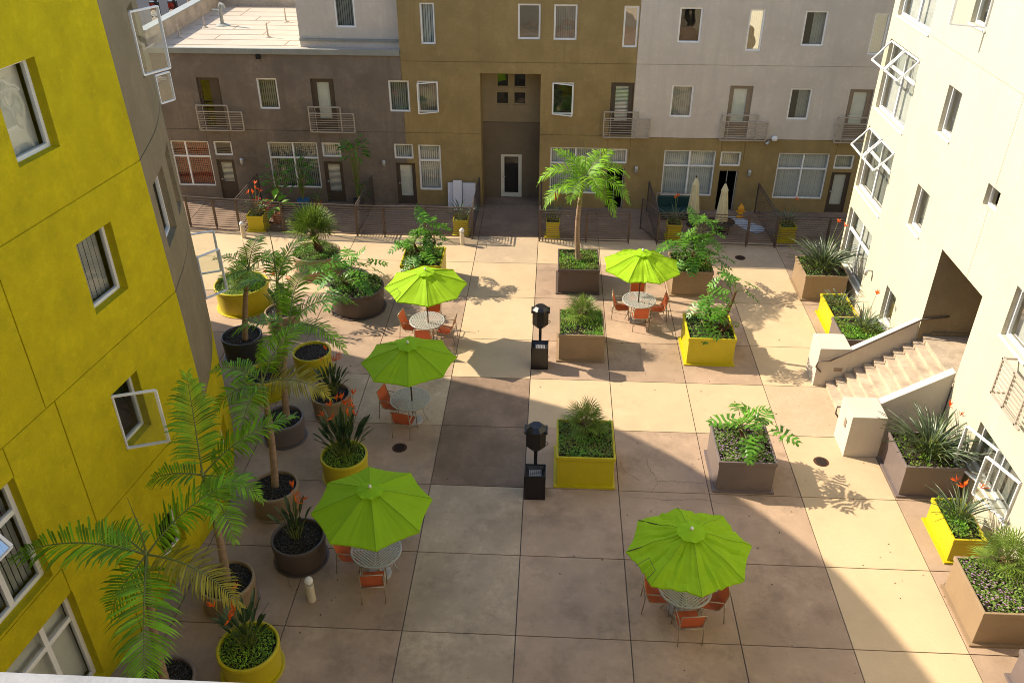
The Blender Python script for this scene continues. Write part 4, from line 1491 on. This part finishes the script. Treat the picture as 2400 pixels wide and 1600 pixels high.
bird_plant((-5.32, 17.45, .7), 70, 1.4, 'tall bird of paradise crowded with orange flowers in the yellow pot', nf=13, spread=.55, rad=.22)
bird_plant((-5.8, 14.4, .66), 20, 1.2, 'sparse bird of paradise in the dark brown pot by the bollard', nf=4, spread=.45, rad=.1)
bird_plant((-6.0, 11.35, .7), 44, 1.15, 'bird of paradise in the yellow pot at the bottom edge', nf=5, spread=.6)


# ------------------------------------------------------------------ patio sets
def umbrella(x, y, rot, label, r=1.33, zr=2.12, za=2.62, tie=True, wr=.3, tilt=(0, 0)):
    th = thing('patio_umbrella', label, 'umbrella', (x, y, 0), rot, 'lime green patio umbrellas')
    m = MB()
    NR, NT = 7, 8
    sub = 10
    ph = rnd.uniform(0, 6)

    def rad_t(t):
        return r * t

    def pt(i, j):    # j angular index in sub steps
        t = i / NR
        a = 2 * PI * j / (NT * sub)
        fr = (j % sub) / sub
        edge = math.cos(PI / NT) / math.cos((fr - .5) * 2 * PI / NT)
        sag = math.sin(PI * fr)
        rad = r * t * (edge * (1 - .035 * sag * t))
        z = za - (za - zr) * (t ** 1.12) - .035 * sag * math.sin(PI * min(1, t * .9)) + .006 * math.sin(j * 2.7) * t
        z += wr * (.016 * math.sin(j * 1.9 + i * .35 + ph) + .012 * math.sin(j * 3.3 - i * .6 + ph * 2)) * sag * (.4 + t) + .02 * wr * math.sin(i * 1.7 + j * .4 + ph)
        z += rad_t(t) * (tilt[0] * math.cos(a) + tilt[1] * math.sin(a))
        return (rad * math.cos(a), rad * math.sin(a), z)
    vs = [pt(i, j) for i in range(NR + 1) for j in range(NT * sub)]
    n = NT * sub
    fs = [(i * n + j, i * n + (j + 1) % n, (i + 1) * n + (j + 1) % n, (i + 1) * n + j) for i in range(NR) for j in range(n)]
    m.add(vs, fs)
    # hem
    for j in range(n):
        a, b = Vector(pt(NR, j)), Vector(pt(NR, (j + 1) % n))
        m.quad(a, b, b - Vector((0, 0, .035)), a - Vector((0, 0, .035)))
    cn = m.build('canopy', M_UMB, th)
    m = MB()
    for k in range(NT):    # folded seams over the ribs
        pts = [Vector(pt(i, k * sub)) + Vector((0, 0, .006)) for i in range(NR + 1)]
        m.tube(pts, .006, 4, cap=False)
    m.build('seams', mat('lime_seam', (0.20, 0.34, 0.01), .8), cn)
    m = MB()
    vs = []
    for i in range(4):
        for j in range(n):
            a = 2 * PI * j / n
            fr = (j % sub) / sub
            edge = math.cos(PI / NT) / math.cos((fr - .5) * 2 * PI / NT)
            rad = .31 * i / 3 * edge
            vs.append((rad * math.cos(a), rad * math.sin(a), za + .045 - .075 * (i / 3) + (.012 * math.sin(j * PI / 5 + i) if i == 3 else 0)))
    fs = [(i * n + j, i * n + (j + 1) % n, (i + 1) * n + (j + 1) % n, (i + 1) * n + j) for i in range(3) for j in range(n)]
    m.add(vs, fs)
    m.build('vent_cap', M_UMB, th)
    m = MB()
    m.lathe([(.012, 0), (.03, .01), (.035, .045), (.025, .075), (.001, .085)], (0, 0, za + .04), 12)
    m.build('finial', M_FIN, th, smooth=True)
    m = MB()
    m.tube([(0, 0, .03), (0, 0, za)], .022, 10)
    m.build('pole', M_POLE, th)
    for k in range(NT):
        m = MB()
        a = 2 * PI * k / NT
        e = (math.cos(a), math.sin(a))
        m.bar((e[0] * .03, e[1] * .03, za - .05), (e[0] * r * .97, e[1] * r * .97, zr - .03), .014)
        m.bar((e[0] * .03, e[1] * .03, za - .5), (e[0] * r * .55, e[1] * r * .55, za - .05 - (za - zr) * .55), .012)
        m.build('rib', M_POLE, th)
    m = MB()
    m.lathe([(.001, .0), (.27, .0), (.28, .03), (.27, .055), (.24, .07), (.06, .08), (.045, .09), (.04, .32), (.001, .32)], (0, 0, .001), 28)
    m.build('base', M_TABLE, th, smooth=False)
    if tie:
        m = MB()
        a = PI * 1.12
        c, s_ = math.cos(a), math.sin(a)
        p0 = Vector((c * r * .97, s_ * r * .97, zr + .03))
        m.tube([p0, Vector((c * r * .74, s_ * r * .78, zr + .16)), Vector((c * r * .70 + .04, s_ * r * .95 - .2, zr + .10)), Vector((c * r * .84, s_ * r * 1.0 - .32, zr - .04))], .007, 5)
        m.build('tie_strap', M_BRDOOR, th)
    return th


def table(x, y, rot, label):
    th = thing('patio_table', label, 'table', (x, y, 0), rot, 'round slatted patio tables')
    m = MB()
    r, z = .585, .73
    m.lathe([(r - .045, z - .012), (r - .045, z + .004), (r - .01, z + .006), (r, z), (r, z - .03), (r - .02, z - .035), (r - .045, z - .012)], n=48)
    # four quadrants of slats
    for q in range(4):
        ca, sa = math.cos(q * PI / 2), math.sin(q * PI / 2)
        k = 0
        while True:
            d = .07 + k * .056
            if d > r - .06:
                break
            half = min(d * .96, math.sqrt(max(0, (r - .04) ** 2 - (d + .026) ** 2)))
            p = [(d, -half), (d + .032, -half), (d + .032, half), (d, half)]
            w = [(u * ca - v * sa, u * sa + v * ca) for u, v in p]
            m.box8([(a, b, z - .012) for a, b in w] + [(a, b, z + .002) for a, b in w])
            k += 1
        m.bar((ca * .05 - sa * .05, sa * .05 + ca * .05, z - .005), ((ca - sa) * r * .69, (sa + ca) * r * .69, z - .005), .03, .016)
    m.lathe([(.03, z), (.07, z + .003), (.075, z - .01)], n=16)
    m.build('tabletop', M_TABLE, th)
    for k in range(4):
        a = PI / 4 + k * PI / 2
        c, s_ = math.cos(a), math.sin(a)
        m = MB()
        m.tube([(c * .43, s_ * .43, z - .02), (c * .36, s_ * .36, .45), (c * .38, s_ * .38, .2), (c * .47, s_ * .47, .012)], .016, 8)
        m.build('leg', M_TABLE, th, smooth=True)
    m = MB()
    m.tube([(.37 * math.cos(PI / 4 + i * PI / 8), .37 * math.sin(PI / 4 + i * PI / 8), .35) for i in range(17)], .009, 6, cap=False)
    m.build('leg_ring', M_TABLE, th)
    return th


def make_chair():
    """sling chair facing +x, origin at the floor under the seat"""
    th = thing('patio_chair', 'orange sling patio chair', 'chair')
    hw = .26
    prof = [(.24, .43), (.20, .425), (.05, .40), (-.12, .385), (-.19, .42), (-.24, .52), (-.29, .68), (-.335, .86), (-.35, .92)]
    m = MB()
    vs = []
    for (x, z) in prof:
        for s_ in (-hw + .02, -.12, 0, .12, hw - .02):
            vs.append((x, s_, z - .012 * math.cos(s_ / hw * PI / 2)))
    fs = [(i * 5 + j, i * 5 + j + 1, (i + 1) * 5 + j + 1, (i + 1) * 5 + j) for i in range(len(prof) - 1) for j in range(4)]
    m.add(vs, fs)
    m.build('sling', M_SLING, th, smooth=True)
    for s_ in (-hw, hw):
        m = MB()
        m.tube([(x, s_, z) for x, z in prof], .013, 8)
        m.tube([(.26, s_ * 1.02, .012), (.22, s_ * 1.02, .62), (.16, s_ * 1.02, .655), (-.22, s_ * 1.02, .655), (-.28, s_ * 1.02, .63), (-.34, s_ * 1.02, .012)], .013, 8)
        m.build('side_frame', M_CHFR, th, smooth=True)
    for x_, z_ in ((.12, .36), (-.20, .40), (-.31, .50)):
        m = MB()
        m.tube([(x_, -hw, z_), (x_, hw, z_)], .012, 8)
        m.build('cross_bar', M_CHFR, th, smooth=True)
    m = MB()
    m.tube([(-.35, -hw, .925), (-.35, hw, .925)], .012, 8)
    m.build('top_bar', M_CHFR, th, smooth=True)
    return th


chair0 = make_chair()
first = [True]


def chair(cx, cy, ang, dist, label, turn=0):
    c = chair0 if first[0] else copy_tree(chair0)
    first[0] = False
    a = R(ang)
    c.location = (cx + math.cos(a) * dist, cy + math.sin(a) * dist, 0)
    c.rotation_euler = (0, 0, a + PI + R(turn))
    c['label'] = label
    c['group'] = 'orange sling chairs round the patio tables'


SETS = [
    (-4.05, 24.30, -3.93, 24.02, 10, 'far left sunlit', [(168, .57, 'left of'), (355, .62, 'right of'), (85, .6, 'on the far side of'), (268, .6, 'on the near side of')]),
    (3.07, 26.05, 3.0, 25.75, 22, 'far right sunlit', [(175, .57, 'left of'), (0, .62, 'right of'), (90, .6, 'on the far side of'), (270, .6, 'on the near side of')]),
    (-3.94, 19.88, -3.81, 19.72, 8, 'middle left shaded', [(165, .57, 'left of'), (262, .62, 'on the near side of')]),
    (-3.83, 14.0, -3.75, 13.86, 14, 'lower left shaded', [(168, .62, 'left of'), (272, .62, 'on the near side of')]),
    (3.12, 13.22, 3.02, 13.2, 4, 'lower right shaded', [(172, .56, 'left of'), (355, .56, 'right of'), (272, .62, 'on the near side of')]),
]
UW = {'far left sunlit': (.25, (.0, .02), True), 'far right sunlit': (.6, (-.02, .0), False), 'middle left shaded': (.35, (.02, -.02), False), 'lower left shaded': (.2, (-.015, .02), False), 'lower right shaded': (1.3, (.05, -.03), True)}
for (tx, ty, ux, uy, rot, nm, ch) in SETS:
    table(tx, ty, R(rot + 38), 'round slatted table under the %s umbrella' % nm)
    u = umbrella((tx + ux) / 2, (ty + uy) / 2, R(rot), 'lime green octagonal umbrella over the %s table' % nm, wr=UW[nm][0], tilt=UW[nm][1], tie=UW[nm][2], za=2.42 if nm == 'lower right shaded' else 2.62, zr=1.9 if nm == 'lower right shaded' else 2.12)
    for (a, d, w_) in ch:
        chair(tx, ty, a, d, 'orange sling chair %s the %s table' % (w_, nm), rnd.uniform(-6, 6))


# ------------------------------------------------------------------ grill pedestals
def grill(x, y, label):
    th = thing('grill_pedestal', label, 'grill', (x, y, 0), 0, 'black pedestals with octagonal drums')
    w, d, h = .27, .25, .78
    m = MB()
    m.box(-w, w, -d, d, 0, .55)
    # flared open top
    t = .02
    m.box8([(-w, -d, .55), (w, -d, .55), (w, -d + t, .55), (-w, -d + t, .55), (-w, -d, h), (w, -d, h), (w, -d + t, h), (-w, -d + t, h)])
    m.box8([(-w, d - t, .55), (w, d - t, .55), (w, d, .55), (-w, d, .55), (-w, d - t, h), (w, d - t, h), (w, d, h), (-w, d, h)])
    m.box(-w, -w + t, -d, d, .55, h)
    m.box(w - t, w, -d, d, .55, h)
    for (a, b, c_, d_) in (((-w, -d), (w, -d), (w * .6, -d * .6), (-w * .6, -d * .6)), ((w, -d), (w, d), (w * .6, d * .6), (w * .6, -d * .6)), ((w, d), (-w, d), (-w * .6, d * .6), (w * .6, d * .6)), ((-w, d), (-w, -d), (-w * .6, -d * .6), (-w * .6, d * .6))):
        m.quad((*a, h - .01), (*b, h - .01), (*c_, h - .13), (*d_, h - .13))
    m.build('box', M_GRILL, th)
    m = MB()
    for k in range(7):
        u = -.15 + k * .05
        m.bar((u, -.15, h - .12), (u, .15, h - .12), .012)
        m.bar((-.16, u, h - .118), (.16, u, h - .118), .01)
    m.build('grate', M_TABLE, th)
    m = MB()
    m.bar((0, .28, .1), (0, .28, 1.35), .09)
    m.build('post', M_GRILL, th)
    m = MB()     # horizontal octagonal drum facing the viewer, stood on the post
    R8 = .27
    for z0, z1, r0, r1 in ((1.28, 1.42, .15, R8), (1.42, 1.92, R8, R8), (1.92, 2.02, R8, .16)):
        p0 = [(r0 * math.cos(PI / 8 + k * PI / 4), .28 + r0 * math.sin(PI / 8 + k * PI / 4), z0) for k in range(8)]
        p1 = [(r1 * math.cos(PI / 8 + k * PI / 4), .28 + r1 * math.sin(PI / 8 + k * PI / 4), z1) for k in range(8)]
        m.add(p0 + p1, [(k, (k + 1) % 8, 8 + (k + 1) % 8, 8 + k) for k in range(8)] + [tuple(range(8))[::-1], tuple(range(8, 16))])
    m.build('drum', M_GRILL, th)
    m = MB()
    m.box(-.29, .29, .12, .44, 1.84, 1.9)
    m.build('collar', M_GRILL, th)
    m = MB()
    m.tube([(.27 + .04 * math.cos(a * PI / 6), .2, 1.5 + .04 * math.sin(a * PI / 6)) for a in range(13)], .009, 5, cap=False)
    m.build('ring_handle', M_GRILL, th)
    return th


grill(-.26, 16.88, 'black grill pedestal with octagonal drum in the shade beside the yellow planter')
grill(-.28, 22.9, 'black grill pedestal with octagonal drum in the sun beside the taupe planter')

# bollards
for i, (x, y) in enumerate(((-12.72, 31.8), (-3.63, 31.62), (-5.19, 13.1))):
    th = thing('bollard_light', ['short beige bollard light by the far left fence post', 'short beige bollard light beside the far end of the central walk', 'short beige bollard light near the bottom of the view beside the dark brown pot'][i], 'bollard', (x, y, 0), 0, 'beige bollard lights')
    m = MB()
    m.lathe([(.001, 0), (.1, 0), (.095, .02), (.092, .5), (.001, .5)], n=20)
    m.build('post', M_BOLL, th, smooth=False)
    m = MB()
    m.lathe([(.07, .5), (.07, .56), (.001, .56)], n=16)
    m.build('lens', M_TABLE, th)
    m = MB()
    m.lathe([(.001, .56), (.095, .56), (.1, .6), (.085, .66), (.05, .7), (.001, .71)], n=20)
    m.build('cap', M_FIN, th, smooth=True)

# dry leaves and grit
m = MB()
for i in range(150):
    x, y = rnd.uniform(-8, 9), rnd.uniform(9, 31)
    if i % 3:
        x, y = rnd.choice([(-6.2, 18), (-5.4, 13.5), (4.0, 23), (4.1, 17), (0.0, 23), (9.0, 20), (9, 14.5), (-7.5, 24.5)])
        x += rnd.gauss(0, .8)
        y += rnd.gauss(0, .9)
    if x < -8.2 + .15 * (y - 16):
        continue
    a = rnd.uniform(0, 6.3)
    s_ = rnd.uniform(.015, .04)
    d = Vector((math.cos(a), math.sin(a), 0)) * s_
    w = Vector((-d.y, d.x, 0)) * .45
    c = Vector((x, y, .006))
    m.add([c - d, c + w + Vector((0, 0, .008)), c + d, c - w], [(0, 1, 2, 3)])
tag(m.build('leaf_litter', mat('dry_leaf', (.10, .055, .02), .9, .4, 9, island=.6)), 'tiny dry leaves and grit scattered over the paving', 'litter', None, 'stuff')

# drains
for i, (x, y) in enumerate(((-4.08, 18.55), (7.52, 18.54), (7.47, 30.95))):
    th = thing('floor_drain', ['round floor drain on the shaded pale stain near the middle umbrella', 'rusty round floor drain in the sun near the foot of the stairs', 'dark round floor drain near the far right fence'][i], 'drain', (x, y, .001), 0, 'round floor drains')
    m = MB()
    m.lathe([(.001, .004), (.19, .004), (.2, .008), (.21, .0)], n=24)
    m.build('rim', M_IRON, th)
    m = MB()
    for k in range(7):
        u = -.12 + k * .04
        hl = math.sqrt(max(.001, .16 ** 2 - u * u))
        m.box(u - .01, u + .01, -hl, hl, .006, .014)
    m.build('grate', M_INT, th)


# ------------------------------------------------------------------ fences
def fence(pts, label, h=1.38, post_ends=(True, True), bars=12, z0=.1):
    th = thing('metal_fence', label, 'fence', (pts[0][0], pts[0][1], 0), 0, 'brown horizontal bar fences round the patios')
    o = Vector((pts[0][0], pts[0][1], 0))
    P = [Vector((p[0], p[1], 0)) - o for p in pts]
    for i, p in enumerate(P):
        if i == 0 and not post_ends[0] or i == len(P) - 1 and not post_ends[1]:
            continue
        m = MB()
        m.bar(p + Vector((0, 0, 0)), p + Vector((0, 0, h)), .05)
        m.build('post', M_FENCE, th)
    m = MB()
    for a, b in zip(P, P[1:]):
        d = (b - a).normalized() * .022
        m.bar(a + d * 0 + Vector((0, 0, h - .01)), b + Vector((0, 0, h - .01)), .045, .03)
    m.build('top_rail', M_FENCE, th)
    for a, b in zip(P, P[1:]):
        m = MB()
        d = (b - a).normalized() * .04
        m.bar(a + d + Vector((0, 0, z0)), b - d + Vector((0, 0, z0)), .03, .03)
        m.bar(a + d + Vector((0, 0, h - .13)), b - d + Vector((0, 0, h - .13)), .03, .03)
        for k in range(1, bars):
            z = z0 + (h - .13 - z0) * k / bars
            m.bar(a + d + Vector((0, 0, z)), b - d + Vector((0, 0, z)), .016)
        for e in (a + d, b - d):
            m.bar(e + Vector((0, 0, z0)), e + Vector((0, 0, h - .12)), .025)
        m.build('bar_panel', M_FENCE, th)
    return th


fence([(-18.5, 33.0), (-15.3, 32.75), (-14.12, 32.62), (-13.12, 32.55)], 'bar fence front of the far left patio beside the curved wall')
fence([(-13.12, 32.55), (-11.16, 32.3), (-9.24, 32.24), (-8.03, 32.15)], 'bar fence front of the patio full of potted plants', post_ends=(False, True))
fence([(-8.03, 32.15), (-6.9, 32.17), (-5.2, 32.2), (-3.26, 32.15)], 'bar fence front between the plant patio and the central walk', post_ends=(False, True))
fence([(-13.12, 32.6), (-13.05, 35.4)], 'bar fence dividing the far left patio from the plant patio', post_ends=(False, True))
fence([(-8.03, 32.2), (-7.95, 35.4)], 'bar fence dividing the plant patio from the white board patio', post_ends=(False, True))
fence([(-3.26, 32.2), (-3.22, 35.45)], 'bar fence along the left side of the entry ramp', post_ends=(False, True))
fence([(-.5, 32.05), (1.4, 32.05), (3.13, 32.02)], 'bar fence front behind the tall palm')
fence([(-.5, 32.1), (-.5, 35.45)], 'bar fence along the right side of the entry ramp', post_ends=(False, True))
fence([(3.72, 33.5), (4.26, 32.1)], 'open gate leaf of bars beside the parasol patio', post_ends=(True, False))
fence([(4.28, 32.05), (6.1, 32.0), (7.86, 31.97), (8.99, 31.93)], 'bar fence front of the patio with folded cream parasols')
fence([(4.28, 32.1), (4.15, 35.4)], 'bar fence at the left side of the parasol patio', post_ends=(False, True), h=1.38)
fence([(8.99, 32.0), (8.85, 35.4)], 'bar fence at the right side of the parasol patio', post_ends=(False, True))
fence([(8.99, 31.93), (11.0, 31.9), (13.5, 31.9)], 'bar fence front running behind the cream building', post_ends=(False, True))
m = MB()
m.box(-3.0, -.56, 32.43, 36.55, .0, .02)

# small planters behind the fence
for i, (x0, x1, lab, nf) in enumerate(((-12.72, -12.0, 'small yellow box planter at the far left behind the plant patio fence', 5), (-4.08, -3.45, 'small yellow box planter left of the entry ramp', 0), (-.25, .32, 'small yellow box planter right of the entry ramp', 4),
                                  (4.7, 5.3, 'small yellow box planter inside the parasol patio', 2), (9.25, 9.92, 'small yellow box planter right of the parasol patio divider', 1))):
    w_ = x1 - x0
    square_planter(x0, x1, 32.38, 32.38 + w_, .7, M_PY, lab, cover='sparse', t=.04)
    bird_plant((x0 + w_ / 2, 32.38 + w_ / 2, .7), 38, 1.0, lab.replace('small yellow box planter', 'bird of paradise in small yellow box'), nf=nf, narrow=True, spread=.9, rad=.14)

# ------------------------------------------------------------------ patio things at the far end


def folded_parasol(x, y, lean, label):
    th = thing('folded_parasol', label, 'parasol', (x, y, 0), 0, 'folded cream parasols')
    m = MB()
    n = 24
    prof = [(.03, 2.12), (.13, 1.86), (.14, 1.8), (.11, 1.8), (.15, 1.4), (.2, .8), (.23, .5), (.2, .48)]
    for i, (r, z) in enumerate(prof):
        for k in range(n):
            a = 2 * PI * k / n
            rr = r * (1 + (.22 * math.cos(k * PI / 1.5) if i > 2 else .1 * math.cos(k * PI / 1.5)))
            m.v.append((rr * math.cos(a) + lean * z, rr * math.sin(a), z))
    for i in range(len(prof) - 1):
        for k in range(n):
            m.f.append((i * n + k, i * n + (k + 1) % n, (i + 1) * n + (k + 1) % n, (i + 1) * n + k))
            m.m.append(0)
    m.build('canopy', M_CANV, th)
    m = MB()
    m.tube([(0, 0, .02), (lean * 2.2, 0, 2.2)], .024, 8)
    m.build('pole', M_POLE, th)
    m = MB()
    m.lathe([(.001, 0), (.26, 0), (.26, .05), (.05, .1), (.04, .2), (.001, .2)], n=20)
    m.build('base', M_GRILL, th)


folded_parasol(5.95, 34.0, -.02, 'folded cream parasol on the left inside the far patio')
folded_parasol(7.05, 33.4, -.02, 'folded cream parasol on the right over the black table')
th = thing('patio_table', 'low black round table under the right folded parasol', 'table', (7.05, 33.4, 0))
m = MB()
m.lathe([(.04, .42), (.55, .42), (.56, .45), (.55, .47), (.04, .47)], n=32)
m.build('tabletop', M_GRILL, th)
for k in range(4):
    a = k * PI / 2 + .6
    m = MB()
    m.tube([(math.cos(a) * .42, math.sin(a) * .42, .43), (math.cos(a) * .46, math.sin(a) * .46, .01)], .018, 6)
    m.build('leg', M_GRILL, th)
th = thing('hydrant', 'small orange yellow hydrant by the far patio wall', 'hydrant', (8.12, 34.85, 0))
m = MB()
m.lathe([(.001, 0), (.16, 0), (.16, .05), (.11, .07), (.11, .38), (.14, .4), (.14, .44), (.12, .5), (.07, .58), (.03, .6), (.03, .66), (.001, .66)], n=16)
m.build('body', M_HYD, th)
m = MB()
m.tube([(-.19, 0, .3), (.19, 0, .3)], .045, 8)
m.tube([(0, -.18, .28), (0, 0, .28)], .05, 8)
m.build('nozzles', M_HYD, th)
m = MB()
m.add([(7.4, 34.9, .02), (8.06, 34.95, .02), (8.98, 33.8, .02), (8.9, 33.5, .02), (8.55, 33.25, .02), (8.2, 33.5, .02)], [(0, 1, 2, 3, 4, 5)])
m.add([(7.4, 34.9, .004), (8.06, 34.95, .004), (8.98, 33.8, .004), (8.9, 33.5, .004), (8.55, 33.25, .004), (8.2, 33.5, .004)], [(0, 1, 2, 3, 4, 5), ])
tag(m.build('floor_mat', M_RUG), 'pale blue grey mat lying slanted on the parasol patio', 'mat')
# white boards leaning against the olive wall
for i, (x0, x1, h, yy, lab) in enumerate(((-4.62, -4.3, 1.12, 35.3, 'narrow white board at the left of the leaning stack'), (-4.36, -3.98, 1.3, 35.12, 'tallest white board in the middle of the leaning stack'), (-3.97, -3.4, 1.12, 35.3, 'wide white board at the right of the leaning stack'))):
    m = MB()
    m.box8([(x0, yy - .05, .0), (x1, yy - .05, .0), (x1, yy, .0), (x0, yy, .0), (x0, yy + .12, h), (x1, yy + .12, h), (x1, yy + .17, h), (x0, yy + .17, h)])
    tag(m.build('white_board', M_BOARD, bevel=.006), lab, 'board', 'white boards leaning on the olive wall')


def pot(x, y, r, h, m_, label, cat='pot'):
    m = MB()
    m.lathe([(.001, 0), (r * .75, 0), (r, h), (r * .9, h), (r * .85, h - .04), (.001, h - .05)], (0, 0, 0), 18)
    o = m.build('flower_pot', m_)
    o.location = (x, y, 0)
    return tag(o, label, cat, 'pots on the plant patio')


def broad_plant(x, y, z0, h, n, ls, label, mt=None, wid=.3, stem=None, spread=.6):
    th = thing('leafy_plant', label, 'plant', (x, y, z0))
    m = MB()
    l = MB()
    for i in range(n):
        a = i * 2.4 + rnd.uniform(-.4, .4)
        t = (i + .5) / n
        top = Vector((math.cos(a) * spread * rnd.uniform(.2, .8), math.sin(a) * spread * rnd.uniform(.2, .8), h * rnd.uniform(.35 if not stem else .75, 1)))
        if i % 3 == 0:
            m.tube([(0, 0, -.05), (top.x * .3, top.y * .3, top.z * .6), top], [.018, .014, .008], 5)
        e = rnd.uniform(-.3, .8)
        d = Vector((math.cos(a), math.sin(a), e)).normalized()
        sd_ = Vector((-math.sin(a), math.cos(a), 0))
        L = ls * rnd.uniform(.7, 1.15)
        w = sd_ * L * wid * .5
        q1 = top + d * L * .45
        q2 = top + d * L + Vector((0, 0, -.25 * L))
        l.add([top, q1 + w, q2, q1 - w], [(0, 1, 2, 3)])
    m.build('stems', M_STALK, th)
    l.build('leaves', mt or M_PHIL, th)
    return th


pot(-11.0, 34.9, .28, .42, M_BLUE, 'blue glazed pot on the plant patio')
pot(-12.0, 34.6, .22, .4, M_PB, 'dark pot under the window on the plant patio')
pot(-10.35, 34.95, .17, .34, M_TERRA, 'terracotta pot right of the blue pot')
pot(-11.75, 33.35, .2, .4, M_TERRA, 'terracotta pot with broad light green leaves by the patio fence')
pot(-12.25, 33.3, .2, .35, M_PB, 'dark pot with the red leaved plant')
pot(-8.55, 35.0, .25, .45, M_PB, 'dark pot of the slender tree by the brown door')
broad_plant(-11.0, 34.9, .4, 1.9, 60, .4, 'tall bushy plant in the blue pot before the window', wid=.3)
broad_plant(-12.0, 34.6, .4, 1.6, 50, .4, 'dark leafy plant at the left under the big window', wid=.3)
broad_plant(-10.35, 34.95, .3, .5, 14, .2, 'little plant in the terracotta pot right of the blue pot', wid=.4)
broad_plant(-11.75, 33.35, .4, .85, 9, .75, 'banana like plant with broad bright green leaves', mt=mat('bright_leaf', (.2, .42, .03), .4, .2, 3, trans=.3), wid=.42, spread=.3)
broad_plant(-12.25, 33.3, .35, .75, 46, .3, 'red leaved bromeliad by the patio fence', mt=M_REDF, wid=.22, spread=.35)
broad_plant(-8.55, 35.0, .4, 2.75, 50, .42, 'slender tree with whorled leaves beside the brown door', mt=M_PHIL, wid=.3, stem=True, spread=.75)
broad_plant(-8.35, 35.15, .0, 1.2, 40, .25, 'low dark shrub with an orange flower against the grey wall', wid=.35, spread=.35)
th = thing('outdoor_sofa', 'dark green lounge chair with a pale frame under the window of the parasol patio', 'chair', (5.25, 34.7, 0))
m = MB()
m.box(-.7, .7, -.35, .35, .15, .4)
m.box(-.7, .7, .28, .42, .4, .85)
m.build('cushion', mat('dark_green_cloth', (.015, .05, .045), .8), th, bevel=.03)
m = MB()
for a, b in (((-.75, -.38, 0), (-.75, -.38, .6)), ((.75, -.38, 0), (.75, -.38, .6)), ((-.75, .42, 0), (-.75, .42, .95)), ((.75, .42, 0), (.75, .42, .95)), ((-.75, .42, .95), (.75, .42, .95)), ((-.75, -.38, .6), (-.75, .42, .6)), ((.75, -.38, .6), (.75, .42, .6))):
    m.bar(a, b, .035)
m.build('frame', M_RAIL, th)

# ------------------------------------------------------------------ street beyond the low roof


def signal(x, y, z, label, n=3):
    th = thing('traffic_light', label, 'traffic light', (x, y, 0), 0, 'street signals beyond the roof')
    m = MB()
    m.tube([(0, 0, 0), (0, 0, z + .4)], .09, 8)
    m.build('pole', M_GRILL, th)
    m = MB()
    m.box(-.22, .22, -.32, -.1, z - 1.1, z)
    m.build('housing', M_GRILL, th)
    for k in range(n):
        m = MB()
        m.lathe([(.001, 0), (.13, 0), (.16, .14), (.17, .14)], (0, 0, 0), 12)
        o = m.build('lens', [M_SIGLENS, M_FIN, M_FIN][k], th)
        o.location = (0, -.33, z - .2 - .34 * k)
        o.rotation_euler = (R(90), 0, 0)
    return th


signal(-21.4, 47.3, 6.3, 'leftmost black traffic light over the street corner')
signal(-20.4, 47.3, 6.35, 'black traffic light with pale lenses left of the wooden pole')
th = thing('utility_pole', 'brown wooden pole in the street behind the traffic light', 'pole', (-20.6, 50, 0))
m = MB()
m.tube([(0, 0, 0), (0, 0, 7.6)], [.19, .16], 12)
m.build('post', M_TRUNK, th)
th = thing('parked_van', 'dark blue van parked in the street beyond the roof', 'van', (-22.9, 57, 0), R(8))
m = MB()
m.box8([(-2.3, -.95, .35), (2.3, -.95, .35), (2.3, .95, .35), (-2.3, .95, .35), (-2.3, -.95, 1.1), (2.3, -.95, 1.1), (2.3, .95, 1.1), (-2.3, .95, 1.1)])
m.box8([(-2.25, -.92, 1.1), (1.4, -.92, 1.1), (1.4, .92, 1.1), (-2.25, .92, 1.1), (-2.1, -.8, 1.95), (.8, -.8, 1.95), (.8, .8, 1.95), (-2.1, .8, 1.95)])
m.build('body', M_CAR, th, bevel=.06)
m = MB()
for x0, x1 in ((-1.95, -1.1), (-1.0, -.2), (-.1, .7)):
    m.box8([(x0, -.925, 1.18), (x1, -.925, 1.18), (x1, -.90, 1.18), (x0, -.90, 1.18), (x0, -.84, 1.8), (x1, -.84, 1.8), (x1, -.82, 1.8), (x0, -.82, 1.8)])
m.build('windows', M_GLASSH, th)
for x in (-1.5, 1.5):
    for y in (-.93, .93):
        m = MB()
        m.tube([(x, y - .1, .34), (x, y + .1, .34)], .34, 16)
        m.build('wheel', M_INT, th)
m = MB()
m.box(-27, -9, 84, 110, 0, 3.5)
o = m.build('distant_building', mat('distant_tan_wall', (.5, .4, .28), .9, .3, .3))
tag(o, 'low tan building across the street', 'building')

# render-safe: hide nothing, keep everything real
